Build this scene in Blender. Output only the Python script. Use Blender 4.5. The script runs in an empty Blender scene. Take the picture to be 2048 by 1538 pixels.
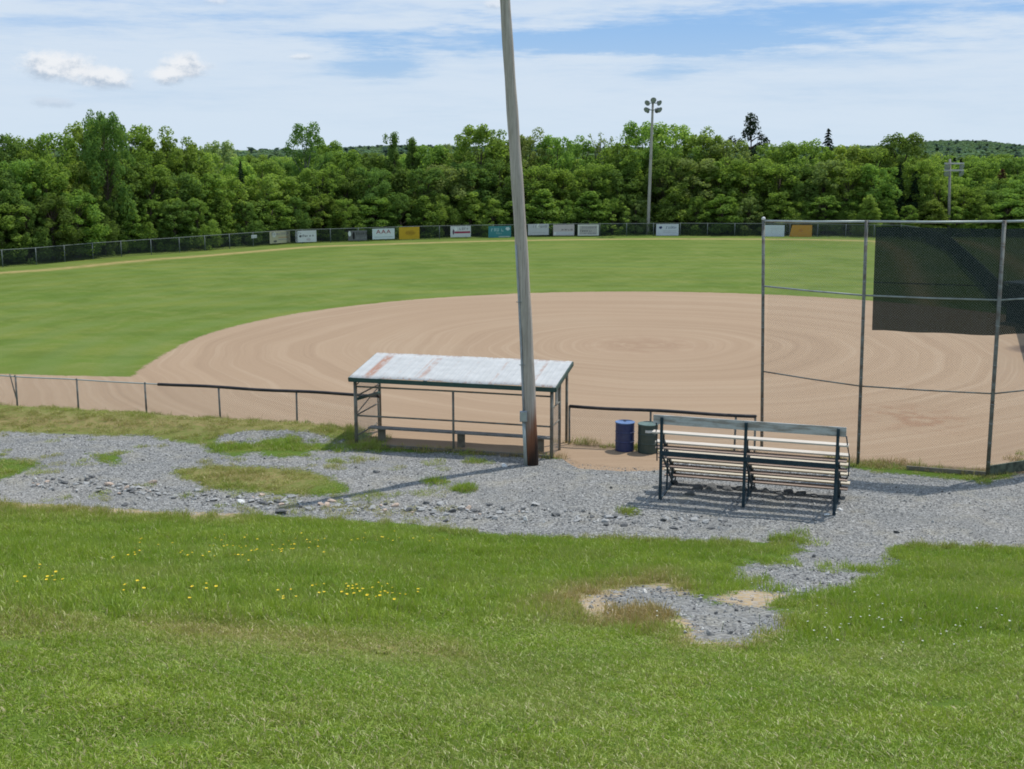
import bpy, math, random
import numpy as np
from mathutils import Vector, Matrix
random.seed(7); rng = np.random.default_rng(7)
SC = bpy.context.scene; COL = SC.collection

# ------------------------------------------------------------------ camera geometry
F = 2476.0; CH = 9.07; PITCH = math.atan(474 / F)
cp, sp = math.cos(PITCH), math.sin(PITCH)
def ray(px, py):
    a = (px - 1024) / F; b = (769 - py) / F
    return np.array([a, cp + b * sp, -sp + b * cp])
def P(px, py, z=0.0):
    d = ray(px, py); t = (z - CH) / d[2]
    return (d[0] * t, d[1] * t)
def W(px, py, Y):
    d = ray(px, py); t = Y / d[1]
    return (d[0] * t, CH + d[2] * t)
def proj(X, Y, Z):
    dz = Z - CH
    dep = Y * cp - dz * sp
    up = Y * sp + dz * cp
    dep = np.maximum(dep, 0.05)
    return 1024 + F * X / dep, 769 - F * up / dep

# ------------------------------------------------------------------ numpy noise
def _hash(i, j, s):
    h = (i * 374761393 + j * 668265263 + s * 144269) & 0x7fffffff
    h = ((h ^ (h >> 13)) * 1274126177) & 0x7fffffff
    return ((h ^ (h >> 16)) & 0xffff) / 65535.0
def vnoise(x, y, s=0):
    xi = np.floor(x).astype(np.int64); yi = np.floor(y).astype(np.int64)
    fx = x - xi; fy = y - yi
    fx = fx * fx * (3 - 2 * fx); fy = fy * fy * (3 - 2 * fy)
    a = _hash(xi, yi, s); b = _hash(xi + 1, yi, s); c = _hash(xi, yi + 1, s); d = _hash(xi + 1, yi + 1, s)
    return (a * (1 - fx) + b * fx) * (1 - fy) + (c * (1 - fx) + d * fx) * fy
def fbm(x, y, o=3, s=0):
    v = 0; a = .5; t = 0
    for k in range(o):
        v = v + a * vnoise(x * 2 ** k, y * 2 ** k, s + k * 17); t += a; a *= .5
    return v / t
def sstep(a, b, x):
    t = np.clip((x - a) / (b - a), 0, 1); return t * t * (3 - 2 * t)

# ------------------------------------------------------------------ terrain
toe_px = [(-500, 985), (-200, 992), (0, 1002), (180, 1014), (300, 1022), (480, 1026), (640, 1038), (830, 1048), (1000, 1070), (1400, 1082), (1600, 1084), (1790, 1090), (2048, 1094), (2500, 1100)]
TOE = np.array([P(x, y, .15) for x, y in toe_px])
FA = np.array(P(320, 768, 1.2)); FB = np.array(P(1500, 832, 1.2))
FS = (FB[1] - FA[1]) / (FB[0] - FA[0])
def Yf(X): return FA[1] + (X - FA[0]) * FS
def zt(X, Y):
    X = np.asarray(X, float); Y = np.asarray(Y, float)
    yt = np.interp(X, TOE[:, 0], TOE[:, 1])
    d = np.maximum(yt - np.maximum(Y, -3), 0)
    bump = (fbm(X * .35, Y * .35, 3, 5) - .5) * .35 * sstep(0, 4, d)
    hill = .262 * d * d / (d + 1.6) + bump
    front = Yf(X) - Y
    g = .15 * sstep(1.5, 5.5, front)
    berm = .27 * sstep(.1, .6, front) * (1 - sstep(1.2, 3.0, front)) * (1 - sstep(-6.5, -4.6, X))
    near = sstep(.2, 1.0, front)
    rough = (fbm(X * 1.1, Y * 1.1, 3, 9) - .5) * .07 * near
    # far country: gentle rise beyond the trees
    R = np.hypot(X, Y)
    ax_ = 1024 + F * X / np.maximum(Y, 1)
    skyl = np.interp(ax_, [-1500, 0, 480, 560, 680, 780, 900, 1000, 1500, 1700, 1800, 1860, 1950, 2048, 2300, 3500], [300, 303, 306, 301, 292, 288, 288, 292, 293, 290, 284, 278, 279, 290, 302, 300])
    far = sstep(260, 1000, Y) * (CH + (295 - skyl) / F * np.clip(Y, 900, 1500) - 9.5) * (Y > 100)
    return hill + g + berm + rough + far
def PT(px, py):
    d = ray(px, py); lo = 1.0; hi = None
    ts = np.linspace(2, 160, 1600)
    X = d[0] * ts; Y = d[1] * ts; Z = CH + d[2] * ts
    below = Z < zt(X, Y)
    k = int(np.argmax(below))
    lo, hi = ts[k - 1], ts[k]
    for _ in range(14):
        m = (lo + hi) / 2
        if CH + d[2] * m < float(zt(d[0] * m, d[1] * m)): hi = m
        else: lo = m
    return d[0] * hi, d[1] * hi, CH + d[2] * hi

def sdpoly(px, py, poly, ky=2.2):
    """signed distance (px), + inside; y stretched because the ground is foreshortened"""
    P_ = np.array(poly, float); P_[:, 1] *= ky; y = py * ky
    n = len(P_); best = np.full(px.shape, 1e9); ins = np.zeros(px.shape, bool)
    for i in range(n):
        ax, ay = P_[i]; bx, by = P_[(i + 1) % n]
        ex, ey = bx - ax, by - ay; L = ex * ex + ey * ey + 1e-9
        t = np.clip(((px - ax) * ex + (y - ay) * ey) / L, 0, 1)
        best = np.minimum(best, np.hypot(px - ax - t * ex, y - ay - t * ey))
        c = ((ay > y) != (by > y)) & (px < (bx - ax) * (y - ay) / ((by - ay) + 1e-12) + ax)
        ins ^= c
    return np.where(ins, best, -best)

G_MAIN = [(-600, 850), (0, 862), (130, 868), (300, 872), (360, 885), (430, 892), (436, 872), (480, 864), (560, 860), (620, 864), (680, 876), (712, 900), (1100, 914), (1128, 900), (1150, 927), (1250, 936), (1320, 936), (1345, 896), (1520, 905), (1640, 925), (1700, 936), (1800, 948), (1980, 966), (2048, 944), (2500, 840)] + toe_px[::-1]
G_HILL = [
    [(1555, 1066), (1600, 1100), (1572, 1118), (1600, 1145), (1690, 1142), (1782, 1134), (1800, 1092), (1800, 1068)],
    [(1452, 1146), (1500, 1128), (1620, 1130), (1780, 1142), (1735, 1166), (1660, 1190), (1600, 1196), (1560, 1186), (1500, 1166)],
    [(1205, 1195), (1270, 1174), (1345, 1180), (1405, 1196), (1490, 1209), (1590, 1232), (1575, 1258), (1490, 1284), (1395, 1280), (1380, 1242), (1320, 1222), (1240, 1217)]]
I_GRASS = [
    [(350, 938), (420, 930), (560, 937), (640, 947), (692, 968), (690, 985), (640, 992), (560, 990), (450, 980), (370, 960)],
    [(-300, 915), (20, 917), (64, 922), (76, 934), (40, 948), (0, 962), (-300, 968)],
    [(432, 905), (440, 888), (478, 884), (520, 890), (535, 876), (600, 872), (612, 890), (690, 884), (640, 900), (560, 918), (520, 905), (470, 912)],
    [(915, 972), (930, 966), (944, 972), (942, 984), (920, 984)], [(862, 958), (884, 958), (884, 968), (862, 968)],
    [(1250, 1020), (1272, 1018), (1270, 1030), (1252, 1030)], [(180, 905), (240, 908), (236, 925), (200, 922)]]
BARE = [
    [(1340, 1232), (1590, 1226), (1580, 1268), (1500, 1292), (1385, 1290)],
    [(1405, 1198), (1500, 1178), (1605, 1184), (1562, 1206), (1512, 1226), (1455, 1216)],
    [(690, 1028), (760, 1020), (830, 1032), (860, 1044), (720, 1042)],
    [(60, 1000), (180, 1008), (500, 1018), (500, 1032), (300, 1030), (60, 1010)],
    [(1150, 1200), (1200, 1182), (1330, 1166), (1400, 1190), (1330, 1205), (1230, 1230), (1160, 1222)]]
DRY = [
    [(1050, 1222), (1150, 1184), (1330, 1156), (1370, 1180), (1350, 1240), (1290, 1258), (1180, 1246)],
    [(260, 1245), (420, 1240), (560, 1262), (480, 1290), (330, 1280)], [(-300, 1235), (150, 1235), (200, 1265), (-300, 1270)],
    [(560, 1265), (900, 1290), (950, 1320), (700, 1305), (540, 1290)],
    [(350, 938), (560, 937), (640, 955), (560, 975), (400, 965)], [(-300, 995), (60, 1000), (500, 1022), (500, 1036), (-300, 1020)],
    [(-300, 820), (120, 824), (700, 842), (700, 856), (300, 866), (-300, 856)],
    [(1380, 1255), (1560, 1250), (1500, 1290), (1360, 1290)]]
DIRTN = [(1118, 868), (1350, 876), (1350, 905), (1330, 940), (1250, 943), (1155, 937), (1118, 914)]
# infield circle
cpts = np.array([P(*q) for q in [(300, 725), (330, 705), (400, 675), (500, 650), (650, 620), (850, 597), (1030, 587), (1200, 583), (1400, 583), (1600, 592), (1730, 602)]])
A_ = np.c_[2 * cpts, np.ones(len(cpts))]; sol = np.linalg.lstsq(A_, (cpts ** 2).sum(1), rcond=None)[0]
CX, CY = sol[0], sol[1]; CR = math.sqrt(sol[2] + CX * CX + CY * CY)
PX, PY = P(1290, 690)
SB0 = P(0, 748); SB1 = P(265, 754)
TIP = [P(430, 665), P(395, 677), P(332, 706), P(295, 728), P(258, 757), P(800, 770), P(700, 680)]
# outfield fence path (top line pixels at z = 1.3)
FH = 1.32
of_px = [(-330, 520), (-150, 509), (0, 500.5), (33, 499), (96, 494), (151, 489), (206, 485), (261, 481), (319, 478), (372, 474.5), (427, 470.5), (478, 467), (533, 463), (586, 460), (632, 458.5), (741, 455.5), (850, 452.5), (945, 450.5), (1101, 448), (1224, 447), (1360, 446.5), (1524, 447), (1640, 448), (1740, 450)]
OF = [P(x, y, FH) for x, y in of_px] + [P(1800, 476), P(1850, 484), P(1900, 505), P(1950, 556), P(1990, 600), P(2040, 640), (21.5, 50.0)]
OF = np.array(OF)
def fence_sd(X, Y):
    best = np.full(X.shape, 1e9)
    for i in range(len(OF) - 1):
        ax, ay = OF[i]; bx, by = OF[i + 1]; ex, ey = bx - ax, by - ay; L = ex * ex + ey * ey
        t = np.clip(((X - ax) * ex + (Y - ay) * ey) / L, 0, 1)
        best = np.minimum(best, np.hypot(X - ax - t * ex, Y - ay - t * ey))
    return best
DU = np.array(P(1103, 916)); WU = np.array([-.9665, .2567]); WV = np.array([.2567, .9665])   # dugout near right corner, width and depth directions

def masks(X, Y):
    Z = zt(X, Y); px, py = proj(X, Y, Z)
    vis = (Y > 3)
    front = Yf(X) - Y
    nearz = front > 0
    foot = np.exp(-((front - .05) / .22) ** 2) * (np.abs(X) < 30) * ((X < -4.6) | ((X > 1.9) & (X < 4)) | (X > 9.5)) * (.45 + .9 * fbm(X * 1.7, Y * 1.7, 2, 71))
    soft = lambda sd, w: np.clip(.5 + sd / w, 0, 1)
    g = soft(sdpoly(px, py, G_MAIN), 34) * (py < 1200)
    for p_ in I_GRASS: g = np.minimum(g, 1 - soft(sdpoly(px, py, p_), 52))
    for p_ in G_HILL: g = np.maximum(g, soft(sdpoly(px, py, p_), 100))
    g = np.where(vis & nearz, g, 0)
    bare = np.zeros_like(X); dry = np.zeros_like(X)
    for p_ in BARE: bare = np.maximum(bare, soft(sdpoly(px, py, p_), 80))
    for p_ in DRY: dry = np.maximum(dry, soft(sdpoly(px, py, p_), 110))
    bare = np.where(vis & nearz, bare, 0); dry = np.where(vis & nearz, dry, 0)
    # dirt
    sdc = CR - np.hypot(X - CX, Y - CY)
    yb = SB0[1] + (X - SB0[0]) * (SB1[1] - SB0[1]) / (SB1[0] - SB0[0])
    sdl = np.minimum(yb - Y, 400)
    sdl = np.where(X < CX, sdl, CY - Y + (0 if 1 else 0))
    tip = sdpoly(X, Y, TIP, 1.0); sd = np.maximum(np.maximum(sdc, tip), np.where(X < CX, sdl, np.minimum(CY - Y, 60)))
    sd = np.minimum(sd, (Y - Yf(X)) + .15)
    sd = np.where(Y > 100, -1, sd)
    dirt = np.clip(.5 + sd / 1.2, 0, 1)
    lx = (X - DU[0]) * WU[0] + (Y - DU[1]) * WU[1]; ly = (X - DU[0]) * WV[0] + (Y - DU[1]) * WV[1]
    sdd = np.minimum(np.minimum(lx + .1, 6.3 - lx), ly)
    sdd = np.where(ly > 4, -1, sdd)
    dirt = np.maximum(dirt, np.clip(.5 + sdd / .5, 0, 1))
    dirt = np.maximum(dirt, soft(sdpoly(px, py, DIRTN), 14) * nearz * vis)
    g = np.minimum(g, 1 - dirt * (sdd > -.3) * nearz)
    fs = fence_sd(X, Y)
    inside = (Y > Yf(X)) & (fs < 8)
    track = np.exp(-((fs - 4.2) / .75) ** 2) * (Y < np.interp(X, OF[:24, 0], OF[:24, 1])) * (Y > 60)
    lot = sstep(5, 9, fs) * (X > 33) * (Y > 70) * (Y < 112) * (X > np.interp(Y, OF[::-1][:7, 1], OF[::-1][:7, 0]))
    return dict(foot=np.clip(foot, 0, 1), gravel=g, bare=bare, dry=dry, dirt=dirt, track=track, lot=lot * 1.0), Z, px, py, fs, sdc

# ------------------------------------------------------------------ mesh helpers
class MB:
    def __init__(s): s.v = []; s.f = []; s.m = []
    def add(s, vs, fs, mi=0):
        o = len(s.v); s.v += [tuple(map(float, v)) for v in vs]; s.f += [tuple(i + o for i in f) for f in fs]; s.m += [mi] * len(fs)
    def box(s, c, d, mi=0, R=None):
        hx, hy, hz = d[0] / 2, d[1] / 2, d[2] / 2
        vs = [Vector((x, y, z)) for x in (-hx, hx) for y in (-hy, hy) for z in (-hz, hz)]
        if R is not None: vs = [R @ v for v in vs]
        vs = [v + Vector(c) for v in vs]
        s.add(vs, [(0, 1, 3, 2), (4, 6, 7, 5), (0, 4, 5, 1), (2, 3, 7, 6), (0, 2, 6, 4), (1, 5, 7, 3)], mi)
    def beam(s, a, b, w, h, mi=0, up=(0, 0, 1)):
        a = Vector(a); b = Vector(b); d = (b - a); L = d.length; d.normalize()
        u = Vector(up)
        if abs(d.dot(u)) > .99: u = Vector((0, 1, 0))
        x = d.cross(u).normalized(); z = x.cross(d)
        R = Matrix((x, d, z)).transposed()
        s.box((a + b) / 2, (w, L, h), mi, R)
    def tube(s, pts, rad, n=8, mi=0, cap=True):
        pts = [Vector(p) for p in pts]
        if not hasattr(rad, '__len__'): rad = [rad] * len(pts)
        rings = []
        o = len(s.v)
        for i, p in enumerate(pts):
            d = (pts[min(i + 1, len(pts) - 1)] - pts[max(i - 1, 0)]).normalized()
            u = Vector((0, 0, 1)) if abs(d.z) < .9 else Vector((1, 0, 0))
            x = d.cross(u).normalized(); y = d.cross(x)
            for k in range(n):
                a = 2 * math.pi * k / n
                s.v.append(tuple(p + (x * math.cos(a) + y * math.sin(a)) * rad[i]))
        for i in range(len(pts) - 1):
            for k in range(n):
                k2 = (k + 1) % n
                s.f.append((o + i * n + k, o + i * n + k2, o + (i + 1) * n + k2, o + (i + 1) * n + k)); s.m.append(mi)
        if cap:
            s.f.append(tuple(o + k for k in range(n))[::-1]); s.m.append(mi)
            s.f.append(tuple(o + (len(pts) - 1) * n + k for k in range(n))); s.m.append(mi)
    def lathe(s, prof, n=24, c=(0, 0, 0), mi=0):
        o = len(s.v)
        for r, z in prof:
            for k in range(n):
                a = 2 * math.pi * k / n; s.v.append((c[0] + r * math.cos(a), c[1] + r * math.sin(a), c[2] + z))
        for i in range(len(prof) - 1):
            for k in range(n):
                k2 = (k + 1) % n; s.f.append((o + i * n + k, o + i * n + k2, o + (i + 1) * n + k2, o + (i + 1) * n + k)); s.m.append(mi)
        s.f.append(tuple(o + k for k in range(n))[::-1]); s.m.append(mi)
        s.f.append(tuple(o + (len(prof) - 1) * n + k for k in range(n))); s.m.append(mi)
    def mesh(s, name, mats, smooth=False):
        me = bpy.data.meshes.new(name); me.from_pydata(s.v, [], s.f)
        for m in (mats if isinstance(mats, (list, tuple)) else [mats]): me.materials.append(m)
        if any(s.m): me.polygons.foreach_set('material_index', s.m)
        if smooth: me.polygons.foreach_set('use_smooth', [True] * len(me.polygons))
        me.update(); return me
    def obj(s, name, mats, parent=None, smooth=False, bevel=0):
        return link(name, s.mesh(name, mats, smooth), parent, bevel)
def link(name, me, parent=None, bevel=0):
    o = bpy.data.objects.new(name, me); COL.objects.link(o)
    if parent: o.parent = parent
    if bevel:
        b = o.modifiers.new('bevel', 'BEVEL'); b.width = bevel; b.segments = 2; b.limit_method = 'ANGLE'
    return o
def tag(o, label=None, cat=None, group=None, kind=None):
    if label: o['label'] = label
    if cat: o['category'] = cat
    if group: o['group'] = group
    if kind: o['kind'] = kind
    return o
def thing(name, label, cat, loc=(0, 0, 0), rz=0, group=None):
    o = bpy.data.objects.new(name, None); COL.objects.link(o); o.location = loc; o.rotation_euler = (0, 0, rz); o.empty_display_size = .2
    return tag(o, label, cat, group)
def np_mesh(name, V, Q, mat):
    me = bpy.data.meshes.new(name); V = np.asarray(V, np.float32); Q = np.asarray(Q, np.int32)
    me.vertices.add(len(V)); me.vertices.foreach_set('co', V.ravel())
    k = Q.shape[1]; me.loops.add(Q.size); me.loops.foreach_set('vertex_index', Q.ravel())
    me.polygons.add(len(Q)); me.polygons.foreach_set('loop_start', np.arange(0, Q.size, k, dtype=np.int32))
    me.update(calc_edges=True)
    if mat: me.materials.append(mat)
    return me

# ------------------------------------------------------------------ materials
class N:
    def __init__(s, name):
        s.mat = bpy.data.materials.new(name); s.mat.use_nodes = True; s.t = s.mat.node_tree; s.t.nodes.clear()
    def n(s, typ, ins=None, **kw):
        nd = s.t.nodes.new(typ)
        for k, v in kw.items(): setattr(nd, k, v)
        for k, v in (ins or {}).items(): s.set(nd, k, v)
        return nd
    def set(s, nd, k, v):
        sock = nd.inputs[k]
        if isinstance(v, bpy.types.NodeSocket): s.t.links.new(v, sock)
        elif isinstance(v, bpy.types.Node): s.t.links.new(v.outputs[0], sock)
        else: sock.default_value = v
    def math(s, op, a, b=0.0, c=None, clamp=False):
        nd = s.n('ShaderNodeMath', operation=op, use_clamp=clamp); s.set(nd, 0, a); s.set(nd, 1, b)
        if c is not None: s.set(nd, 2, c)
        return nd.outputs[0]
    def mix(s, f, a, b, mode='MIX'):
        nd = s.n('ShaderNodeMix', data_type='RGBA', blend_type=mode); nd.clamp_factor = True
        s.set(nd, 0, f); s.set(nd, 6, a); s.set(nd, 7, b); return nd.outputs[2]
    def noise(s, scale, detail=4, vec=None, rough=.55, dim='3D'):
        nd = s.n('ShaderNodeTexNoise', {'Scale': scale, 'Detail': detail, 'Roughness': rough}, noise_dimensions=dim)
        if vec is not None: s.set(nd, 'Vector', vec)
        return nd.outputs[0]
    def ramp(s, f, a, b, lo=0.0, hi=1.0):
        nd = s.n('ShaderNodeMapRange', {'From Min': a, 'From Max': b, 'To Min': lo, 'To Max': hi}, interpolation_type='SMOOTHSTEP'); s.set(nd, 0, f); return nd.outputs[0]
    def attr(s, name, typ='GEOMETRY'):
        return s.n('ShaderNodeAttribute', attribute_name=name, attribute_type=typ).outputs['Fac']
    def scale(s, vec, sc):
        nd = s.n('ShaderNodeVectorMath', operation='MULTIPLY'); s.set(nd, 0, vec); nd.inputs[1].default_value = sc; return nd.outputs[0]
    def out(s, sh, disp=None):
        o = s.n('ShaderNodeOutputMaterial'); s.t.links.new(sh if isinstance(sh, bpy.types.NodeSocket) else sh.outputs[0], o.inputs[0]); return s.mat
    def bump(s, h, st=.5, dist=.02, nrm=None):
        nd = s.n('ShaderNodeBump', {'Strength': st, 'Distance': dist}); s.set(nd, 'Height', h)
        if nrm is not None: s.set(nd, 'Normal', nrm)
        return nd.outputs[0]
    def bsdf(s, col, rough=.8, metal=0.0, nrm=None, spec=.3):
        nd = s.n('ShaderNodeBsdfPrincipled', {'Roughness': rough, 'Metallic': metal, 'Specular IOR Level': spec}); s.set(nd, 'Base Color', col)
        if nrm is not None: s.set(nd, 'Normal', nrm)
        return nd
def C(r, g, b): return (r, g, b, 1)
def srgb(r, g, b):
    f = lambda c: (c / 255 / 12.92) if c / 255 <= .04045 else ((c / 255 + .055) / 1.055) ** 2.4
    return (f(r), f(g), f(b), 1)

def paint(name, col, col2=None, rough=.6, metal=0.0, ns=6, amt=.6, bump=.15, spec=.3, stretch=None):
    m = N(name); tc = m.n('ShaderNodeTexCoord').outputs['Object']
    if stretch: tc = m.scale(tc, stretch)
    a = m.noise(ns, 5, tc); b = m.noise(ns * 9, 3, tc)
    f = m.math('ADD', m.ramp(a, .4, .68, 0, amt), m.ramp(b, .45, .75, 0, amt * .5), clamp=True)
    c = m.mix(f, col, col2 or C(*[x * .6 for x in col[:3]]))
    return m.out(m.bsdf(c, rough, metal, m.bump(b, bump, .01), spec))

def ground_material():
    m = N('field_ground'); pos = m.n('ShaderNodeNewGeometry').outputs['Position']
    at = {k: m.attr(k) for k in ('gravel', 'bare', 'dry', 'dirt', 'track', 'lot', 'foot')}
    n1 = m.noise(.12, 4, pos); n2 = m.noise(1.3, 5, pos); n3 = m.noise(7, 4, pos); n4 = m.noise(38, 3, pos)
    brk = m.math('ADD', m.math('MULTIPLY', m.math('SUBTRACT', n2, .5), 1.1), m.math('ADD', m.math('MULTIPLY', m.math('SUBTRACT', n3, .5), 1.3), m.math('MULTIPLY', m.math('SUBTRACT', n4, .5), .9)))
    # grass
    sep = m.n('ShaderNodeSeparateXYZ'); m.set(sep, 0, pos); x, y = sep.outputs[0], sep.outputs[1]
    mow = m.noise(1.0, 2, m.n('ShaderNodeCombineXYZ', {0: m.math('MULTIPLY', x, .05), 1: m.math('MULTIPLY', y, .35)}))
    gcol = m.mix(m.ramp(n1, .35, .65), C(.104, .146, .022), C(.150, .184, .036))
    gcol = m.mix(m.ramp(n2, .4, .72, 0, .55), gcol, C(.180, .200, .058))
    gcol = m.mix(m.ramp(mow, .38, .66, 0, .30), gcol, C(.080, .165, .022))
    mt = m.noise(.32, 5, pos, .62); mt2 = m.noise(.075, 3, pos)
    gcol = m.mix(m.ramp(mt, .50, .66, 0, .55), gcol, C(.075, .118, .018)); gcol = m.mix(m.ramp(mt, .47, .34, 0, .5), gcol, C(.185, .205, .060))
    gcol = m.mix(m.ramp(mt2, .5, .66, 0, .45), gcol, C(.105, .152, .028))
    # wheel-like mowing arcs round the infield
    rad0 = m.n('ShaderNodeVectorMath', operation='DISTANCE'); m.set(rad0, 0, pos); rad0.inputs[1].default_value = (CX, CY, 0)
    arcs = m.math('SINE', m.math('MULTIPLY', rad0.outputs['Value'], 2.1))
    gcol = m.mix(m.math('MULTIPLY', m.ramp(arcs, -.5, .8), m.ramp(n1, .3, .6, .10, .42)), gcol, C(.128, .180, .052))
    gcol = m.mix(m.math('ADD', m.ramp(n4, .45, .8, 0, .5), m.ramp(n3, .5, .75, 0, .35), clamp=True), gcol, C(.060, .115, .014))
    nearf = m.ramp(y, 33, 46, 1, 0)
    gcol = m.mix(m.math('MULTIPLY', nearf, .85), gcol, C(.075, .125, .016))
    gcol = m.mix(m.math('MULTIPLY', at['dry'], m.ramp(n3, .3, .6, .35, 1)), gcol, C(.27, .20, .095))
    gcol = m.mix(m.math('MULTIPLY', at['track'], m.ramp(n2, .3, .6, .55, .95)), gcol, C(.36, .27, .12))
    # gravel
    vor = m.n('ShaderNodeTexVoronoi', {'Scale': 19.0, 'Randomness': 1.0}); m.set(vor, 'Vector', pos)
    vor2 = m.n('ShaderNodeTexVoronoi', {'Scale': 42.0}); m.set(vor2, 'Vector', pos)
    sv = m.n('ShaderNodeSeparateColor'); m.set(sv, 0, vor.outputs['Color'])
    sv2 = m.n('ShaderNodeSeparateColor'); m.set(sv2, 0, vor2.outputs['Color'])
    stone = m.mix(m.ramp(sv.outputs[0], .1, .9), C(.168, .164, .154), C(.325, .320, .304))
    stone = m.mix(m.ramp(sv.outputs[1], .8, .98, 0, .8), stone, C(.46, .455, .44))
    stone = m.mix(m.ramp(sv2.outputs[1], .3, .9, 0, .4), stone, C(.205, .205, .20))
    stone = m.mix(m.ramp(vor.outputs['Distance'], .42, .8, 0, .75), stone, C(.07, .075, .08))
    stone = m.mix(m.ramp(n1, .45, .7, 0, .25), stone, C(.34, .31, .27))
    stone = m.mix(m.ramp(n2, .48, .72, 0, .35), stone, C(.30, .275, .21)); stone = m.mix(m.ramp(m.noise(.5, 3, pos), .5, .66, 0, .3), stone, C(.16, .165, .165))
    # sandy bare earth
    sand = m.mix(m.ramp(n3, .35, .7), C(.40, .30, .18), C(.28, .215, .135))
    sand = m.mix(m.ramp(sv.outputs[2], .7, .85, 0, .7), sand, C(.33, .33, .33))
    # infield dirt with drag rings about the pitching circle
    wob = m.math('MULTIPLY', m.math('SUBTRACT', m.noise(.08, 2, pos), .5), 3.2)
    rad = m.n('ShaderNodeVectorMath', operation='DISTANCE'); m.set(rad, 0, pos); rad.inputs[1].default_value = (PX, PY, 0)
    r = m.math('ADD', rad.outputs['Value'], wob)
    rn = m.noise(1.0, 3, m.n('ShaderNodeCombineXYZ', {0: m.math('MULTIPLY', r, .9), 1: m.math('MULTIPLY', x, .012), 2: m.math('MULTIPLY', y, .012)}), .65)
    rn2 = m.noise(1.0, 4, m.n('ShaderNodeCombineXYZ', {0: m.math('MULTIPLY', r, 3.6), 1: m.math('MULTIPLY', x, .03), 2: m.math('MULTIPLY', y, .03)}), .7)
    dcol = m.mix(m.ramp(rn, .36, .64), C(.318, .224, .148), C(.340, .242, .161))
    dcol = m.mix(m.math('MULTIPLY', m.ramp(rn2, .47, .66, 0, .85), m.ramp(n1, .3, .62, .25, 1)), dcol, C(.375, .277, .190))
    dcol = m.mix(m.math('MULTIPLY', m.ramp(rn2, .33, .46, .6, 0), m.ramp(n1, .6, .35, .3, 1)), dcol, C(.275, .192, .127))
    dcol = m.mix(m.ramp(n1, .52, .75, 0, .35), dcol, C(.36, .27, .185))
    dcol = m.mix(m.math('ADD', m.ramp(n3, .45, .75, 0, .16), m.ramp(n4, .5, .75, 0, .22), clamp=True), dcol, C(.25, .175, .115))
    cen = m.ramp(rad.outputs['Value'], .3, 4.5, .55, 0)
    dcol = m.mix(m.math('MULTIPLY', cen, m.ramp(n2, .35, .6)), dcol, C(.27, .175, .115))
    h1 = m.n('ShaderNodeVectorMath', operation='DISTANCE'); m.set(h1, 0, m.scale(pos, (1, .8, 1))); h1.inputs[1].default_value = (P(1830, 835)[0], P(1830, 835)[1] * .8, 0)
    dcol = m.mix(m.math('MULTIPLY', m.ramp(h1.outputs['Value'], .4, 2.6, .8, 0), m.ramp(n2, .42, .62)), dcol, C(.27, .16, .10))
    h2 = m.n('ShaderNodeVectorMath', operation='DISTANCE'); m.set(h2, 0, pos); h2.inputs[1].default_value = (*P(2085, 700), 0)
    dcol = m.mix(m.ramp(h2.outputs['Value'], 1.0, 1.8, .75, 0), dcol, C(.12, .085, .07))
    # combine
    bt = m.ramp(m.math('ADD', at['bare'], m.math('MULTIPLY', brk, .8)), .42, .62)
    gt = m.ramp(m.math('ADD', at['gravel'], m.math('MULTIPLY', brk, .85)), .42, .58)
    dt = m.ramp(m.math('ADD', at['dirt'], m.math('MULTIPLY', brk, .34)), .42, .58)
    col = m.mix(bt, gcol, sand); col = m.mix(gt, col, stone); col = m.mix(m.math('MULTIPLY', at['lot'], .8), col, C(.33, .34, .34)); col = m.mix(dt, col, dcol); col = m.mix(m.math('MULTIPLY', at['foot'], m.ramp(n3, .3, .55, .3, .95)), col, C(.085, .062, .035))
    hstone = m.math('MULTIPLY', m.math('SUBTRACT', 1.0, vor.outputs['Distance']), gt)
    hh = m.math('ADD', m.math('MULTIPLY', hstone, .6), m.math('ADD', m.math('MULTIPLY', n4, .25), m.math('MULTIPLY', m.math('MULTIPLY', rn2, dt), .35)))
    nrm = m.bump(hh, .7, .05)
    return m.out(m.bsdf(col, .95, 0, nrm, .08))

def leaf_material(name, base, tip, trans=.35, var=.5, bark=False):
    m = N(name); oi = m.n('ShaderNodeObjectInfo'); tc = m.n('ShaderNodeNewGeometry').outputs['Position']
    n = m.noise(.55, 3, tc); n2 = m.noise(3.5, 2, tc)
    c = m.mix(m.ramp(n, .35, .65), base, tip)
    c = m.mix(m.ramp(n2, .45, .7, 0, .3), c, C(*[q * .55 for q in base[:3]]))
    hs = m.n('ShaderNodeHueSaturation'); m.set(hs, 'Color', c)
    m.set(hs, 'Hue', m.math('MULTIPLY_ADD', oi.outputs['Random'], .035 * var * 2, .5 - .0175 * var * 2))
    m.set(hs, 'Value', m.math('MULTIPLY_ADD', oi.outputs['Random'], .55 * var, .88 - .24 * var))
    m.set(hs, 'Saturation', .90)
    d = m.n('ShaderNodeBsdfDiffuse'); m.set(d, 'Color', hs.outputs[0])
    t = m.n('ShaderNodeBsdfTranslucent'); tcn = m.mix(.5, hs.outputs[0], C(base[0] * 1.6, base[1] * 1.5, base[2] * .6)); m.set(t, 'Color', tcn)
    gl = m.n('ShaderNodeBsdfGlossy', {'Roughness': .5, 'Color': C(.9, 1, .9)})
    mx = m.n('ShaderNodeMixShader', {0: trans}); m.set(mx, 1, d); m.set(mx, 2, t)
    return m.out(mx)

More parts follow.
